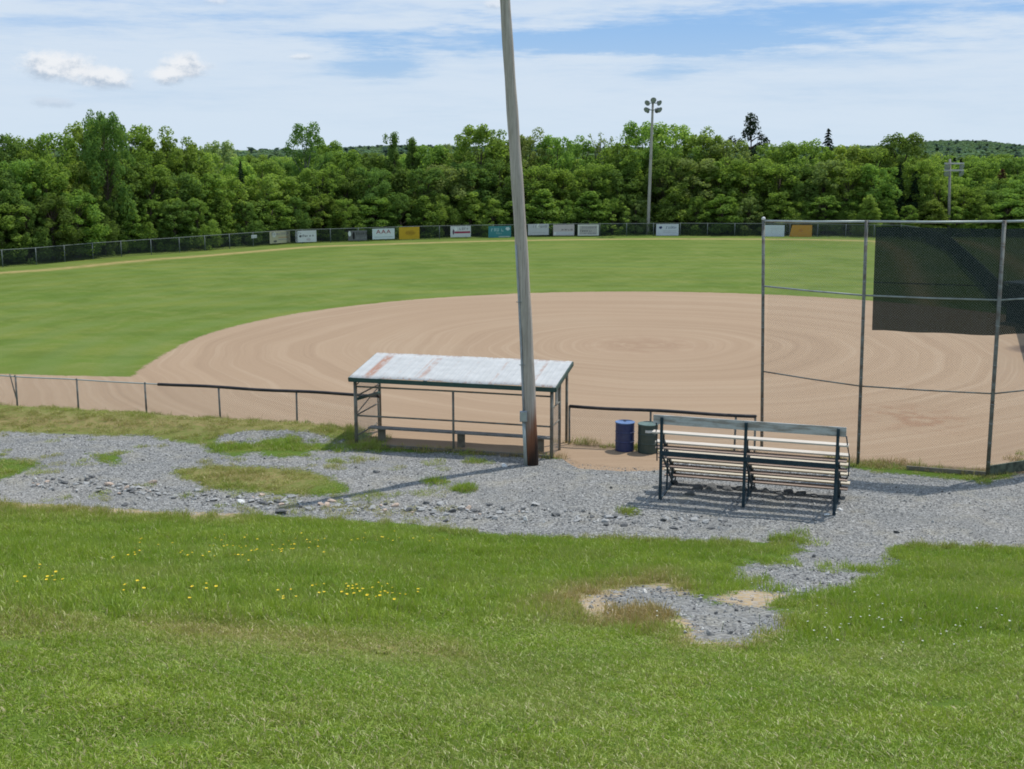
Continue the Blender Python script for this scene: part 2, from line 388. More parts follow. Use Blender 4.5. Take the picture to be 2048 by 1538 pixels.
def grass_material():
    m = N('grass_blades'); pos = m.n('ShaderNodeNewGeometry').outputs['Position']
    tone = m.attr('tone', 'INSTANCER'); dry = m.attr('dry', 'INSTANCER'); bl = m.attr('bl'); hh = m.attr('hh')
    c = m.mix(tone, C(.250, .360, .020), C(.365, .460, .046))
    c = m.mix(m.ramp(m.noise(.9, 3, pos), .35, .68, 0, .55), c, C(.165, .290, .014))
    c = m.mix(m.ramp(m.noise(.33, 3, pos), .48, .70, 0, .55), c, C(.36, .385, .10))
    c = m.mix(m.ramp(bl, .0, 1.0, 0, .42), c, C(.36, .47, .09))
    c = m.mix(m.ramp(bl, .82, .9, 0, .85), c, C(.40, .33, .17))
    straw = m.mix(bl, C(.38, .20, .10), C(.54, .40, .22))
    c = m.mix(m.math('MULTIPLY', dry, m.ramp(m.math('ADD', bl, m.math('MULTIPLY', dry, .5)), .25, .6)), c, straw)
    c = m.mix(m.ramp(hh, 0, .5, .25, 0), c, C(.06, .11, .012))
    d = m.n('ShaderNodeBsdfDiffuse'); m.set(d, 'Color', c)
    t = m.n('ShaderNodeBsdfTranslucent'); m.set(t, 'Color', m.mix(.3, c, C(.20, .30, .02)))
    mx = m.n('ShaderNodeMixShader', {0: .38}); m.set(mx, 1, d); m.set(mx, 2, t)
    g = m.n('ShaderNodeBsdfGlossy', {'Roughness': .45, 'Color': C(1, 1, .9)})
    mg = m.n('ShaderNodeMixShader', {0: .035}); m.set(mg, 1, mx); m.set(mg, 2, g)
    return m.out(mg)

def pebble_material():
    m = N('pebble_stone'); r = m.attr('tone', 'INSTANCER')
    c = m.mix(m.ramp(r, 0, .8), C(.145, .142, .137), C(.37, .362, .345)); c = m.mix(m.ramp(r, .88, .95, 0, .9), c, C(.60, .58, .54))
    return m.out(m.bsdf(c, .9, 0, None, .15))

def rock_material(name, a, b):
    m = N(name); tc = m.n('ShaderNodeTexCoord').outputs['Object']; n = m.noise(7, 5, tc); n2 = m.noise(30, 4, tc)
    c = m.mix(m.ramp(n, .3, .7), a, b); return m.out(m.bsdf(c, .9, 0, m.bump(n2, .6, .02), .2))

def roof_material():
    m = N('galvanised_roof'); tc = m.n('ShaderNodeTexCoord').outputs['Object']
    sep = m.n('ShaderNodeSeparateXYZ'); m.set(sep, 0, tc); x, y = sep.outputs[0], sep.outputs[1]
    st = m.noise(1, 4, m.n('ShaderNodeCombineXYZ', {0: m.math('MULTIPLY', x, 9), 1: m.math('MULTIPLY', y, .8)}))
    n = m.noise(3, 5, tc)
    base = m.mix(m.ramp(n, .3, .7), C(.415, .42, .415), C(.475, .48, .475))
    base = m.mix(m.ramp(st, .5, .7, 0, .25), base, C(.36, .365, .36))
    col = base
    big = m.noise(1, 5, m.n('ShaderNodeCombineXYZ', {0: m.math('MULTIPLY', x, 6), 1: m.math('MULTIPLY', y, 2.5)}), .7)
    # panel laps, each with its own amount of rust (x runs from the right end to the left end)
    for xc, w, amt in ((5.78, .20, 1.0), (4.92, .05, .35), (4.1, .13, .62), (4.3, .05, .5), (2.75, .05, .25), (1.85, .06, .45), (.95, .05, .3), (.62, .08, .55), (3.4, .03, .2), (5.35, .04, .25)):
        g = m.ramp(m.math('ABSOLUTE', m.math('SUBTRACT', x, xc)), w * .35, w, 1, 0)
        f = m.math('MULTIPLY', g, m.ramp(big, .56 - amt * .3, .66 - amt * .12, 0, amt))
        f = m.math('MULTIPLY', f, m.ramp(m.math('ABSOLUTE', m.math('SUBTRACT', y, 1.0)), .75, 1.12, 1, .25))
        col = m.mix(f, col, m.mix(n, C(.30, .13, .085), C(.38, .24, .17)))
    edge = m.math('MULTIPLY', m.ramp(y, 2.05, 2.2), m.ramp(big, .42, .62, 0, .55)); col = m.mix(edge, col, C(.24, .13, .09))
    edge2 = m.math('MULTIPLY', m.ramp(y, .1, -.05), m.ramp(big, .5, .6, 0, .6)); col = m.mix(edge2, col, C(.30, .17, .12))
    return m.out(m.bsdf(col, .62, .0, m.bump(n, .2, .01), .3))

def wood_pole_material():
    m = N('weathered_pole_wood'); tc = m.n('ShaderNodeTexCoord').outputs['Object']
    v = m.scale(tc, (14, 14, .5)); n = m.noise(1, 5, v, .7); n2 = m.noise(1, 3, m.scale(tc, (40, 40, 1.2)), .6)
    sep = m.n('ShaderNodeSeparateXYZ'); m.set(sep, 0, tc); z = sep.outputs[2]; xx = sep.outputs[0]
    c = m.mix(m.ramp(n, .32, .68), C(.33, .29, .25), C(.50, .455, .40))
    c = m.mix(m.ramp(n2, .56, .66, 0, .45), c, C(.15, .14, .13))
    hgt = m.math('ADD', z, m.math('MULTIPLY', m.math('SUBTRACT', n, .5), 1.6)); hgt = m.math('SUBTRACT', hgt, m.math('MULTIPLY', xx, 3.0))
    c = m.mix(m.ramp(hgt, .9, 2.1, 1, 0), c, C(.20, .085, .045))
    c = m.mix(m.ramp(hgt, .1, 1.1, .95, 0), c, C(.018, .014, .012))
    return m.out(m.bsdf(c, .85, 0, m.bump(n2, .6, .015), .2))

def screen_material():
    m = N('windscreen_fabric'); tc = m.n('ShaderNodeTexCoord').outputs['Object']
    n = m.noise(1, 3, m.scale(tc, (2, 2, .4)))
    d = m.n('ShaderNodeBsdfDiffuse'); m.set(d, 'Color', m.mix(m.ramp(n, .3, .7), C(.010, .022, .020), C(.018, .030, .028)))
    t = m.n('ShaderNodeBsdfTransparent'); m.set(t, 'Color', C(.95, 1, .97))
    mx = m.n('ShaderNodeMixShader', {0: .065}); m.set(mx, 1, d); m.set(mx, 2, t); return m.out(mx)

M = {}
M['ground'] = ground_material()
M['leaf_mid'] = leaf_material('leaf_mid_green', C(.190, .315, .045), C(.265, .400, .062), .55)
M['leaf_light'] = leaf_material('leaf_light_green', C(.260, .390, .055), C(.340, .465, .085), .55)
M['leaf_pale'] = leaf_material('leaf_pale_green', C(.28, .38, .12), C(.36, .44, .17), .48)
M['leaf_dark'] = leaf_material('leaf_dark_green', C(.130, .225, .042), C(.180, .290, .052), .5)
M['leaf_olive'] = leaf_material('leaf_olive', C(.205, .29, .07), C(.275, .35, .10), .5)
M['needle'] = leaf_material('needle_dark', C(.022, .045, .020), C(.040, .070, .028), .15)
M['needle_red'] = leaf_material('needle_dead', C(.10, .045, .022), C(.15, .075, .035), .15)
M['leaf_far'] = leaf_material('leaf_hazy', C(.135, .225, .12), C(.165, .26, .135), .35, .5)  # distance haze painted into the leaf colour, paler and bluer
M['leaf_farther'] = leaf_material('leaf_hazier', C(.10, .165, .135), C(.125, .195, .15), .3, .4)  # same painted haze, bluer still, for the spruces on the hills
M['bark'] = paint('tree_bark', C(.10, .08, .06), C(.05, .04, .03), .9)
M['barkgrey'] = paint('grey_bark', C(.26, .25, .23), C(.13, .12, .11), .9)
M['grass'] = grass_material(); M['pebble'] = pebble_material()
M['roof'] = roof_material(); M['pole'] = wood_pole_material(); M['screen'] = screen_material()
M['galv'] = paint('galvanised_pipe', C(.30, .335, .325), C(.20, .21, .20), .5, .2, 4, .7)
M['galv_old'] = paint('weathered_pipe', C(.19, .20, .185), C(.11, .085, .065), .65, .1, 5, .8)
M['galv_light'] = paint('bright_pipe', C(.38, .425, .41), C(.28, .31, .30), .45, .3, 4, .5)
M['wire'] = paint('fence_wire', C(.30, .31, .31), C(.2, .2, .2), .55, .3)
M['wire_dark'] = paint('green_vinyl_wire', C(.030, .045, .042), C(.02, .028, .028), .6)
M['post_green'] = paint('dull_green_post', C(.14, .17, .165), C(.09, .10, .10), .6)
M['rail_black'] = paint('black_rail_cover', C(.022, .022, .025), C(.07, .055, .05), .55, 0, 3, .6)
M['green_paint'] = paint('dark_green_paint', C(.030, .070, .060), C(.045, .085, .075), .55)
M['navy_paint'] = paint('navy_paint', C(.014, .034, .050), C(.035, .06, .075), .5, 0, 5, .6)
M['weld_post'] = paint('dugout_post_grey', C(.20, .20, .175), C(.12, .085, .06), .65, .1, 4, .7)
M['plank_cream'] = paint('cream_plank', C(.55, .48, .36), C(.37, .29, .21), .7, 0, 3, .5, stretch=(.3, 3, 3))
M['plank_white'] = paint('white_plank', C(.58, .53, .46), C(.40, .33, .27), .7, 0, 3, .5, stretch=(.3, 3, 3))
M['plank_grey'] = paint('flaking_grey_paint', C(.50, .515, .51), C(.26, .23, .20), .75, 0, 4, .8, stretch=(.5, 2, 3))
M['plank_brown'] = paint('weathered_plank', C(.34, .26, .21), C(.22, .16, .13), .8, 0, 3, .6, stretch=(.3, 3, 3))
M['barrel_blue'] = paint('blue_barrel_paint', C(.022, .035, .115), C(.045, .06, .13), .45, 0, 4, .6, spec=.5)
M['lid_blue'] = paint('blue_lid', C(.12, .20, .38), C(.08, .13, .26), .5, 0, 4, .6)
M['barrel_green'] = paint('green_barrel_paint', C(.035, .060, .050), C(.06, .08, .07), .45, 0, 4, .6, spec=.5)
M['lid_green'] = paint('green_lid', C(.12, .18, .16), C(.07, .11, .10), .5)
M['label_white'] = paint('white_label', C(.6, .62, .6), C(.4, .42, .4), .6, 0, 9, .7)
M['black'] = paint('dark_hole', C(.01, .01, .012), None, .6)
M['box_grey'] = paint('grey_conduit', C(.36, .385, .41), C(.26, .28, .30), .5)
M['lamp_metal'] = paint('lamp_housing', C(.10, .115, .12), C(.06, .065, .07), .5)
M['lamp_glass'] = paint('lamp_glass', C(.30, .34, .35), C(.2, .22, .23), .2, 0, spec=.6)
M['timber'] = paint('old_timber', C(.20, .18, .145), C(.10, .085, .06), .9)
M['shed_navy'] = paint('navy_siding', C(.035, .05, .085), C(.03, .04, .06), .6)
M['shed_roof'] = paint('shed_roof', C(.22, .27, .33), C(.15, .18, .22), .6)
M['rock_grey'] = rock_material('rock_grey', C(.26, .265, .265), C(.48, .47, .45))
M['rock_dark'] = rock_material('rock_dark', C(.085, .088, .092), C(.19, .19, .185))
M['rock_pink'] = rock_material('rock_tan', C(.46, .33, .25), C(.56, .46, .38))
M['rock_white'] = rock_material('rock_white', C(.60, .60, .58), C(.75, .74, .72))
def flat(name, col, rough=.6): return paint(name, col, C(*[c * .86 for c in col[:3]]), rough, 0, 3, .5, .05)

# ------------------------------------------------------------------ ground sheet
def axis(parts):
    out = []
    for a, b, st in parts: out += list(np.arange(a, b - 1e-6, st))
    return np.array(out + [parts[-1][1]])
def grow(a, b, n):  # geometric spacing
    return list(a * (b / a) ** (np.arange(1, n + 1) / n))
xs = axis([(-70, -26, 1.0), (-26, 26, .14), (26, 70, 1.0)])
xs = np.array([-q for q in grow(70, 6000, 26)][::-1] + list(xs) + grow(70, 6000, 26))
ys = axis([(-12, 2, 1.0), (2, 44, .14), (44, 84, .32), (84, 134, .6), (134, 200, 3)])
ys = np.array([-300, -100, -40, -20] + list(ys) + grow(200, 7000, 40))
GX, GY = np.meshgrid(xs, ys)
mk, GZ, gpx, gpy, gfs, gsdc = masks(GX.ravel(), GY.ravel())
V = np.c_[GX.ravel(), GY.ravel(), GZ]
nx, ny = len(xs), len(ys)
ii, jj = np.meshgrid(np.arange(nx - 1), np.arange(ny - 1)); a0 = (jj * nx + ii).ravel()
Q = np.c_[a0, a0 + 1, a0 + nx + 1, a0 + nx]
fc = V[Q].mean(1); fX, fY = fc[:, 0], fc[:, 1]
def fm(k): return mk[k][Q].mean(1)
fdirt = fm('dirt') > .5; fgr = fm('gravel') > .5
toeY = np.interp(fX, TOE[:, 0], TOE[:, 1])
nearF = fY < Yf(fX)
ofY = np.interp(fX, OF[:24, 0], OF[:24, 1])
region = np.full(len(Q), 4)
region[(fY > Yf(fX)) & (fY < ofY) & (np.abs(fX) < 45)] = 1
region[nearF & (fY < toeY) & (np.abs(fX) < 70)] = 3
region[fdirt & (fX > -60) & (fX < 60)] = 0
region[fgr] = 2
names = ['infield', 'outfield', 'gravel_path', 'grass_bank', 'ground']
labs = ['bare tan dirt infield dragged in rings', 'mown green outfield grass', 'grey crushed stone yard behind the dugout', 'green grassy bank in front', 'surrounding land out to the wooded hills']
for r, nm in enumerate(names):
    q = Q[region == r]; used, inv = np.unique(q, return_inverse=True)
    me = np_mesh(nm, V[used], inv.reshape(q.shape), M['ground'])
    me.polygons.foreach_set('use_smooth', [True] * len(q))
    for k in mk:
        at = me.attributes.new(k, 'FLOAT', 'POINT'); at.data.foreach_set('value', mk[k][used].astype(np.float32))
    tag(link(nm, me), labs[r], None, None, 'structure')

# ------------------------------------------------------------------ scatter by geometry nodes
def scatter(name, pts, rot, scl, idx, attrs, protos, label, cat):
    me = bpy.data.meshes.new(name); me.vertices.add(len(pts)); me.vertices.foreach_set('co', np.asarray(pts, np.float32).ravel())
    def add(k, d, typ, key='value'):
        a = me.attributes.new(k, typ, 'POINT'); a.data.foreach_set(key, np.asarray(d).ravel())
    add('rot', np.asarray(rot, np.float32), 'FLOAT_VECTOR', 'vector'); add('scl', np.asarray(scl, np.float32), 'FLOAT_VECTOR', 'vector'); add('idx', np.asarray(idx, np.int32), 'INT')
    for k, d in attrs.items(): add(k, np.asarray(d, np.float32), 'FLOAT')
    me.update()
    o = link(name, me); tag(o, label, cat, None, 'stuff')
    g = bpy.data.node_groups.new(name + '_scatter', 'GeometryNodeTree')
    g.interface.new_socket('Geometry', in_out='INPUT', socket_type='NodeSocketGeometry'); g.interface.new_socket('Geometry', in_out='OUTPUT', socket_type='NodeSocketGeometry')
    gi = g.nodes.new('NodeGroupInput'); go = g.nodes.new('NodeGroupOutput'); L = g.links.new
    m2p = g.nodes.new('GeometryNodeMeshToPoints'); L(gi.outputs[0], m2p.inputs[0])
    iop = g.nodes.new('GeometryNodeInstanceOnPoints'); L(m2p.outputs[0], iop.inputs['Points'])
    jg = g.nodes.new('GeometryNodeJoinGeometry')
    for p_ in reversed(protos):   # the join node reads its links last-first
        oi = g.nodes.new('GeometryNodeObjectInfo'); oi.inputs['Object'].default_value = p_; oi.inputs['As Instance'].default_value = True; L(oi.outputs['Geometry'], jg.inputs[0])
    L(jg.outputs[0], iop.inputs['Instance']); iop.inputs['Pick Instance'].default_value = True
    def na(k, t):
        n = g.nodes.new('GeometryNodeInputNamedAttribute'); n.data_type = t; n.inputs[0].default_value = k; return n.outputs[0]
    L(na('idx', 'INT'), iop.inputs['Instance Index']); L(na('rot', 'FLOAT_VECTOR'), iop.inputs['Rotation']); L(na('scl', 'FLOAT_VECTOR'), iop.inputs['Scale'])
    L(iop.outputs[0], go.inputs[0])
    md = o.modifiers.new('scatter', 'NODES'); md.node_group = g
    return o

def blade_clump(n, rad, h, w, lean, seed, bend=.5):
    r = np.random.default_rng(seed); V = []; Q = []; bl = []; hh = []
    for i in range(n):
        a = r.uniform(0, 2 * np.pi); d = rad * math.sqrt(r.uniform()); x, y = d * math.cos(a), d * math.sin(a)
        th = r.uniform(0, 2 * np.pi); L = h * r.uniform(.45, 1.15); ln = lean * r.uniform(.2, 1.4); fa = r.uniform(0, 2 * np.pi)
        dx, dy = math.cos(fa), math.sin(fa); wx, wy = math.cos(th) * w / 2, math.sin(th) * w / 2
        b = r.uniform(); o = len(V)
        for t, ww in ((0, 1), (.5, .85), (1, .12)):
            off = ln * L * (t * (1 - bend) + t * t * bend); z = L * t * math.sqrt(max(.15, 1 - min(.9, ln * ln * t)))
            V.append((x + dx * off - wx * ww, y + dy * off - wy * ww, z)); V.append((x + dx * off + wx * ww, y + dy * off + wy * ww, z)); bl += [b, b]; hh += [t, t]
        Q += [(o, o + 1, o + 3, o + 2), (o + 2, o + 3, o + 5, o + 4)]
    me = np_mesh('grass_clump', V, Q, M['grass'])
    for k, d in (('bl', bl), ('hh', hh)):
        at = me.attributes.new(k, 'FLOAT', 'POINT'); at.data.foreach_set('value', np.array(d, np.float32))
    return bpy.data.objects.new('grass_clump', me)
# near, fine short turf / far, coarser turf / long uncut grass
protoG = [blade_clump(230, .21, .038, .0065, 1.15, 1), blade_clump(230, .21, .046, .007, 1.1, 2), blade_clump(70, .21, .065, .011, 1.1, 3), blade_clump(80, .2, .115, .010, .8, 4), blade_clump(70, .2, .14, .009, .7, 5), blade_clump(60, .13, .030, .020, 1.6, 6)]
def scatter_grass():
    pts = []; 
    for (y0, y1, dens) in ((4, 10, 42), (10, 16, 34), (16, 23, 26), (23, 34, 22), (34, 44, 16)):
        hw = y1 * .46 + 2; n = int((y1 - y0) * 2 * hw * dens)
        pts.append(np.c_[rng.uniform(-hw, hw, n), rng.uniform(y0, y1, n)])
    p = np.vstack(pts); X, Y = p[:, 0], p[:, 1]
    mkk, Z, px, py, _, _ = masks(X, Y)
    n = fbm(X * 1.3, Y * 1.3, 3, 3) - .5 + (rng.uniform(size=len(X)) - .5) * .5
    ok = (mkk['gravel'] + n * .8 < .42) & (mkk['bare'] + n * .8 < .42) & (mkk['dirt'] < .3) & (Y < Yf(X) - .15) & (py < 1750)
    toe = np.interp(X, TOE[:, 0], TOE[:, 1]) - Y
    island = toe < 0
    stray = (mkk['gravel'] > .5) & island & (rng.uniform(size=len(X)) < .20 * sstep(.46, .62, fbm(X * .6, Y * .9, 3, 61))) & (px < 900) & (mkk['dirt'] < .3)
    ok &= ~(island & (rng.uniform(size=len(X)) < .12 + .35 * (fbm(X * .9, Y * .9, 2, 44) > .55)))
    ok |= stray
    # uncut band between the mown lawn and the gravel
    tall = sstep(1262, 1205, py + 30 * (fbm(X * .8, Y * .8, 2, 8) - .5)) * .9
    tall = np.maximum(tall, sstep(1320, 1240, py) * sstep(1050, 1300, px) * .8)
    tall = np.where(island, .45, tall)
    u = rng.uniform(size=len(X))
    idx = np.where(u < tall, np.where(rng.uniform(size=len(X)) < .5, 3, 4), np.where(Y < 14, np.where(u > .5, 0, 1), np.where(rng.uniform(size=len(X)) < .6, 2, 1)))
    idx = np.where((rng.uniform(size=len(X)) < .12 * (fbm(X * .9, Y * .9, 2, 91) > .5) + .03) & (Y < 16), 5, idx)
    sc = rng.uniform(.75, 1.25, len(X)); hz = sc * (.80 + .75 * fbm(X * .9, Y * .9, 3, 12))
    hz = np.where(island, hz * .65, hz)
    tone = np.clip(fbm(X * .5, Y * .5, 3, 21) * 1.3 - .15 + rng.normal(0, .12, len(X)), 0, 1)
    dry = np.clip(mkk['dry'] * (.95 + .5 * ((px > 1000) & (py < 1300))) + .12 * (rng.uniform(size=len(X)) < .12) + 0.22 * sstep(.58, .74, fbm(X * .35 + 9, Y * .6, 3, 31)) * (py > 1200) , 0, 1)
    edge = np.clip(1 - np.abs(toe) / .7, 0, 1) * (toe > 0); dry = np.maximum(dry, edge * .55)
    dry = np.where(island, np.maximum(dry, .35 + .3 * (fbm(X * .8, Y * .8, 2, 77) > .5)), dry)
    rot = np.c_[-.0 * X, .0 * X, rng.uniform(0, 6.28, len(X))]
    k = ok
    scatter('grass', np.c_[X, Y, Z + .008][k], rot[k], np.c_[sc, sc, hz][k], idx[k], {'tone': tone[k], 'dry': dry[k] * np.where((Y[k] < 17) & (X[k] < 1), .55, .85)}, protoG, 'thick green grass on the bank, mown nearer and uncut towards the gravel', 'grass')
scatter_grass()

# weeds along the fence feet and round the dugout
def scatter_weeds():
    pts = []; dr = []
    for x in np.arange(-24, 17, .085):
        if 7.5 < x < 9: continue
        dens = .9 if x < -4.6 else .45
        if rng.uniform() > dens: continue
        yy = Yf(x) + rng.normal(0, .14)
        if x > 9.4: yy = np.interp(x, [9.8, 13.3, 16.5], [P(1716, 932)[1], P(1975, 952)[1], 36.2]) + abs(rng.normal(0, .35)) + .05
        if -4.8 < x < 1.5: yy = DU[1] + (x - DU[0]) * FS - .05 + rng.normal(0, .08)
        pts.append((x + rng.normal(0, .1), yy)); dr.append(rng.uniform(.3, 1))
    for (bx, by, n, s, d) in ((715, 895, 26, .45, .1), (735, 880, 14, .4, .2), (565, 892, 30, .5, 0), (455, 897, 26, .42, 0), (928, 978, 12, .16, 0), (872, 963, 6, .14, .1), (1258, 1026, 6, .14, .3), (1740, 932, 10, .5, .9), (950, 925, 6, .2, .2), (1585, 1078, 16, .3, 0), (690, 860, 16, .6, .3)):
        X, Y, _ = PT(bx, by)
        for _ in range(n): pts.append((X + rng.normal(0, s), Y + rng.normal(0, s * .7))); dr.append(np.clip(d + rng.normal(0, .1), 0, 1))
    p = np.array(pts); Z = zt(p[:, 0], p[:, 1]); n = len(p); s = rng.uniform(.7, 1.5, n)
    scatter('weeds', np.c_[p, Z], np.c_[np.zeros(n), np.zeros(n), rng.uniform(0, 6.28, n)], np.c_[s, s, s * rng.uniform(.7, 1.5, n)], rng.integers(3, 5, n), {'tone': rng.uniform(0, .6, n), 'dry': np.array(dr)}, protoG, 'ragged brown and green weeds at the foot of the fences', 'weeds')
scatter_weeds()

# rocks and pebbles
def rock_mesh(seed, mat, sub=2, name='rock'):
    import bmesh
    bm = bmesh.new(); bmesh.ops.create_icosphere(bm, subdivisions=sub, radius=1)
    r = np.random.default_rng(seed); pl = [(Vector(r.normal(size=3)).normalized(), r.uniform(.45, .85)) for _ in range(9)]
    for v in bm.verts:
        for n_, d in pl:
            k = v.co.dot(n_)
            if k > d: v.co -= n_ * (k - d)
        v.co *= 1 + r.uniform(-.05, .05); v.co.z *= .7
    me = bpy.data.meshes.new(name); bm.to_mesh(me); bm.free(); me.materials.append(mat); return me
protoP = [bpy.data.objects.new('pebble', rock_mesh(50 + k, M['pebble'], 1, 'pebble')) for k in range(4)]
def scatter_pebbles():
    n = 90000; X = rng.uniform(-17, 19, n); Y = rng.uniform(14, 43, n)
    mkk, Z, px, py, _, _ = masks(X, Y)
    ok = ((mkk['gravel'] + (fbm(X * 2, Y * 2, 2, 4) - .5) * .5 > .45) | ((mkk['bare'] > .5) & (rng.uniform(size=n) < .3))) & (px > -120) & (px < 2170)
    r = rng.uniform(size=n); s = .010 + .016 * r ** 2 + .03 * (rng.uniform(size=n) < .01)
    s = s * np.where(Y < 26, 1.35, 1.15)
    bandy = np.interp(px, [0, 150, 300, 500, 760, 1000, 1450, 1500], [962, 970, 984, 1003, 1016, 1028, 1048, 900])
    inband = (np.abs(py - bandy) < 15) & (rng.uniform(size=n) < .35) & (px > 40) & (px < 1460); s = np.where(inband, s * 2.1, s)
    X, Y, Z, s = X[ok], Y[ok], Z[ok], s[ok]; n = len(X)
    scatter('gravel', np.c_[X, Y, Z + s * .2], rng.uniform(-3, 3, (n, 3)), np.c_[s, s * rng.uniform(.7, 1, n), s], rng.integers(0, 4, n), {'tone': rng.uniform(size=n), 'dry': np.zeros(n)}, protoP, 'loose grey crushed stone over the yard', 'gravel')
scatter_pebbles()

rockM = {c: [rock_mesh(100 + 7 * i + k, M['rock_' + c]) for k in range(5)] for i, c in enumerate(('grey', 'dark', 'pink', 'white'))}
def rock(px, py, size, c, label, group=None, flatness=1.0):
    X, Y, Z = PT(px, py); o = bpy.data.objects.new('rock', random.choice(rockM[c])); COL.objects.link(o)
    s = size / 2; o.location = (X, Y, Z + s * .22); o.scale = (s * random.uniform(.9, 1.4), s * random.uniform(.7, 1.1), s * random.uniform(.65, 1) * flatness); o.rotation_euler = (random.uniform(-.3, .3), random.uniform(-.3, .3), random.uniform(0, 6.28))
    tag(o, label, 'rock', group)
band = [(60, 968), (150, 970), (300, 984), (420, 996), (500, 1003), (620, 1012), (760, 1016), (900, 1022), (1000, 1028), (1140, 1034), (1300, 1038), (1450, 1048)]
bx = np.array(band)
glab = {'grey': 'grey broken stone in the rubble line along the foot of the bank', 'dark': 'dark angular stone in the rubble line along the foot of the bank', 'pink': 'tan broken stone in the rubble line along the foot of the bank'}
for k in range(290):
    x = random.uniform(60, 1460) if random.random() < .5 else random.uniform(150, 1000); y = np.interp(x, bx[:, 0], bx[:, 1]) + random.gauss(0, 7)
    c = random.choices(['grey', 'dark', 'pink'], [.66, .24, .10])[0]
    rock(x, y, random.choice([.08, .1, .12, .15, .18, .24]), c, glab[c], {'grey': 'grey rubble stones', 'dark': 'dark rubble stones', 'pink': 'tan rubble stones'}[c], .8)
rock(1009, 933, .26, 'white', 'chunky white rock beside the foot of the tall wooden pole')
rock(250, 1012, .22, 'dark', 'dark brown rock alone at the grass edge below the gravel')
rock(304, 967, .24, 'pink', 'flat tan rock at the upper side of the rubble line')
rock(218, 970, .26, 'pink', 'rusty tan rock with others heaped round it')
rock(184, 955, .22, 'dark', 'dark pointed rock standing above the rubble line')
rock(480, 1006, .26, 'white', 'pale rock, largest in the rubble line', None, .8)
rock(560, 1025, .45, 'dark', 'long flat dark slab of stone at the grass edge', None, .35)
rock(753, 945, .20, 'dark', 'dark rock alone in gravel near the patchy dry grass')
rock(1070, 1010, .34, 'grey', 'flat pale grey slab alone in the gravel', None, .4)
rock(1793, 1065, .15, 'dark', 'small black rock alone in gravel near the worn path up the bank')
for q in ((1020, 1072), (893, 1043), (1212, 1050)): rock(q[0], q[1], .16, 'dark', 'dark stone lying just above the grass edge', 'stones at the grass edge')
for q in ((1395, 975), (1425, 977), (1455, 980), (1478, 979), (1502, 982), (1530, 984), (1558, 985), (1580, 982), (1602, 990), (1630, 992), (1560, 996), (1350, 968), (1378, 990)):
    rock(q[0], q[1] + random.uniform(-3, 3), random.uniform(.22, .4), 'dark', 'dark rock lying in the shade under the bleachers', 'rocks under the bleachers')
for q in ((1652, 1031), (1668, 1027), (1680, 1020)): rock(q[0], q[1], .16, 'white', 'pale stone at the foot of the bleacher leg', 'pale stones at the bleacher leg')

# ------------------------------------------------------------------ flowers
M['petal'] = flat('yellow_petal', C(.80, .58, .02)); M['petal_white'] = flat('white_petal', C(.55, .56, .48)); M['stem'] = flat('flower_stem', C(.07, .14, .02))
def flower_mesh(pm, r, h, seed):
    b = MB(); b.tube([(0, 0, 0), (.01, .005, h * .6), (.015, .01, h)], [.003, .0025, .002], 4, 1)
    cx, cy = .015, .01
    for k in range(6):
        a = k * math.pi / 3 + seed; dx, dy = math.cos(a), math.sin(a); nx_, ny_ = -dy, dx
        b.add([(cx, cy, h), (cx + dx * r * .7 + nx_ * r * .35, cy + dy * r * .7 + ny_ * r * .35, h + r * .35), (cx + dx * r, cy + dy * r, h + r * .42), (cx + dx * r * .7 - nx_ * r * .35, cy + dy * r * .7 - ny_ * r * .35, h + r * .35)], [(0, 1, 2, 3)], 0)
    return b.mesh('flower', [pm, M['stem']])
fy = [flower_mesh(M['petal'], .026, .20, s) for s in (0, .4)]; fw = [flower_mesh(M['petal_white'], .014, .12, s) for s in (0, .4)]
def flower(px, py, ms, label, group, s=1):
    X, Y, Z = PT(px, py + 4); o = bpy.data.objects.new('flower', random.choice(ms)); COL.objects.link(o); o.location = (X, Y, Z); o.rotation_euler = (random.uniform(-.2, .2), random.uniform(-.2, .2), random.uniform(0, 6)); o.scale = (s, s, random.uniform(.8, 1.3)); tag(o, label, 'flower', group)
yc = [(105, 1178, 6, 14, 5), (85, 1160, 2, 4, 3), (262, 1130, 6, 18, 6), (330, 1122, 5, 30, 8), (400, 1133, 5, 25, 5), (440, 1103, 10, 35, 8), (480, 1112, 8, 35, 8), (575, 1100, 16, 35, 16), (560, 1118, 8, 35, 5), (610, 1090, 5, 30, 10), (270, 1095, 3, 12, 3), (770, 1090, 12, 45, 6), (845, 1092, 5, 20, 4), (580, 1212, 5, 10, 6), (630, 1205, 5, 25, 6), (705, 1205, 10, 12, 10), (770, 1215, 14, 20, 7), (735, 1203, 5, 14, 6), (835, 1200, 2, 5, 2), (415, 1208, 5, 25, 8), (270, 1200, 4, 20, 5), (50, 1190, 2, 6, 3), (520, 1130, 4, 40, 6)]
for (cx, cy, n, sx, sy) in yc:
    for _ in range(n): flower(cx + random.gauss(0, sx), cy + random.gauss(0, sy), fy, 'tiny yellow wildflower in the uncut grass of the bank', 'yellow wildflowers', random.uniform(.5, .95))
for _ in range(60): flower(random.gauss(1740, 190), random.gauss(1250, 32), fw, 'tiny white clover flower in the grass beside the bare gravel patch', 'white clover flowers', random.uniform(.8, 1.3))

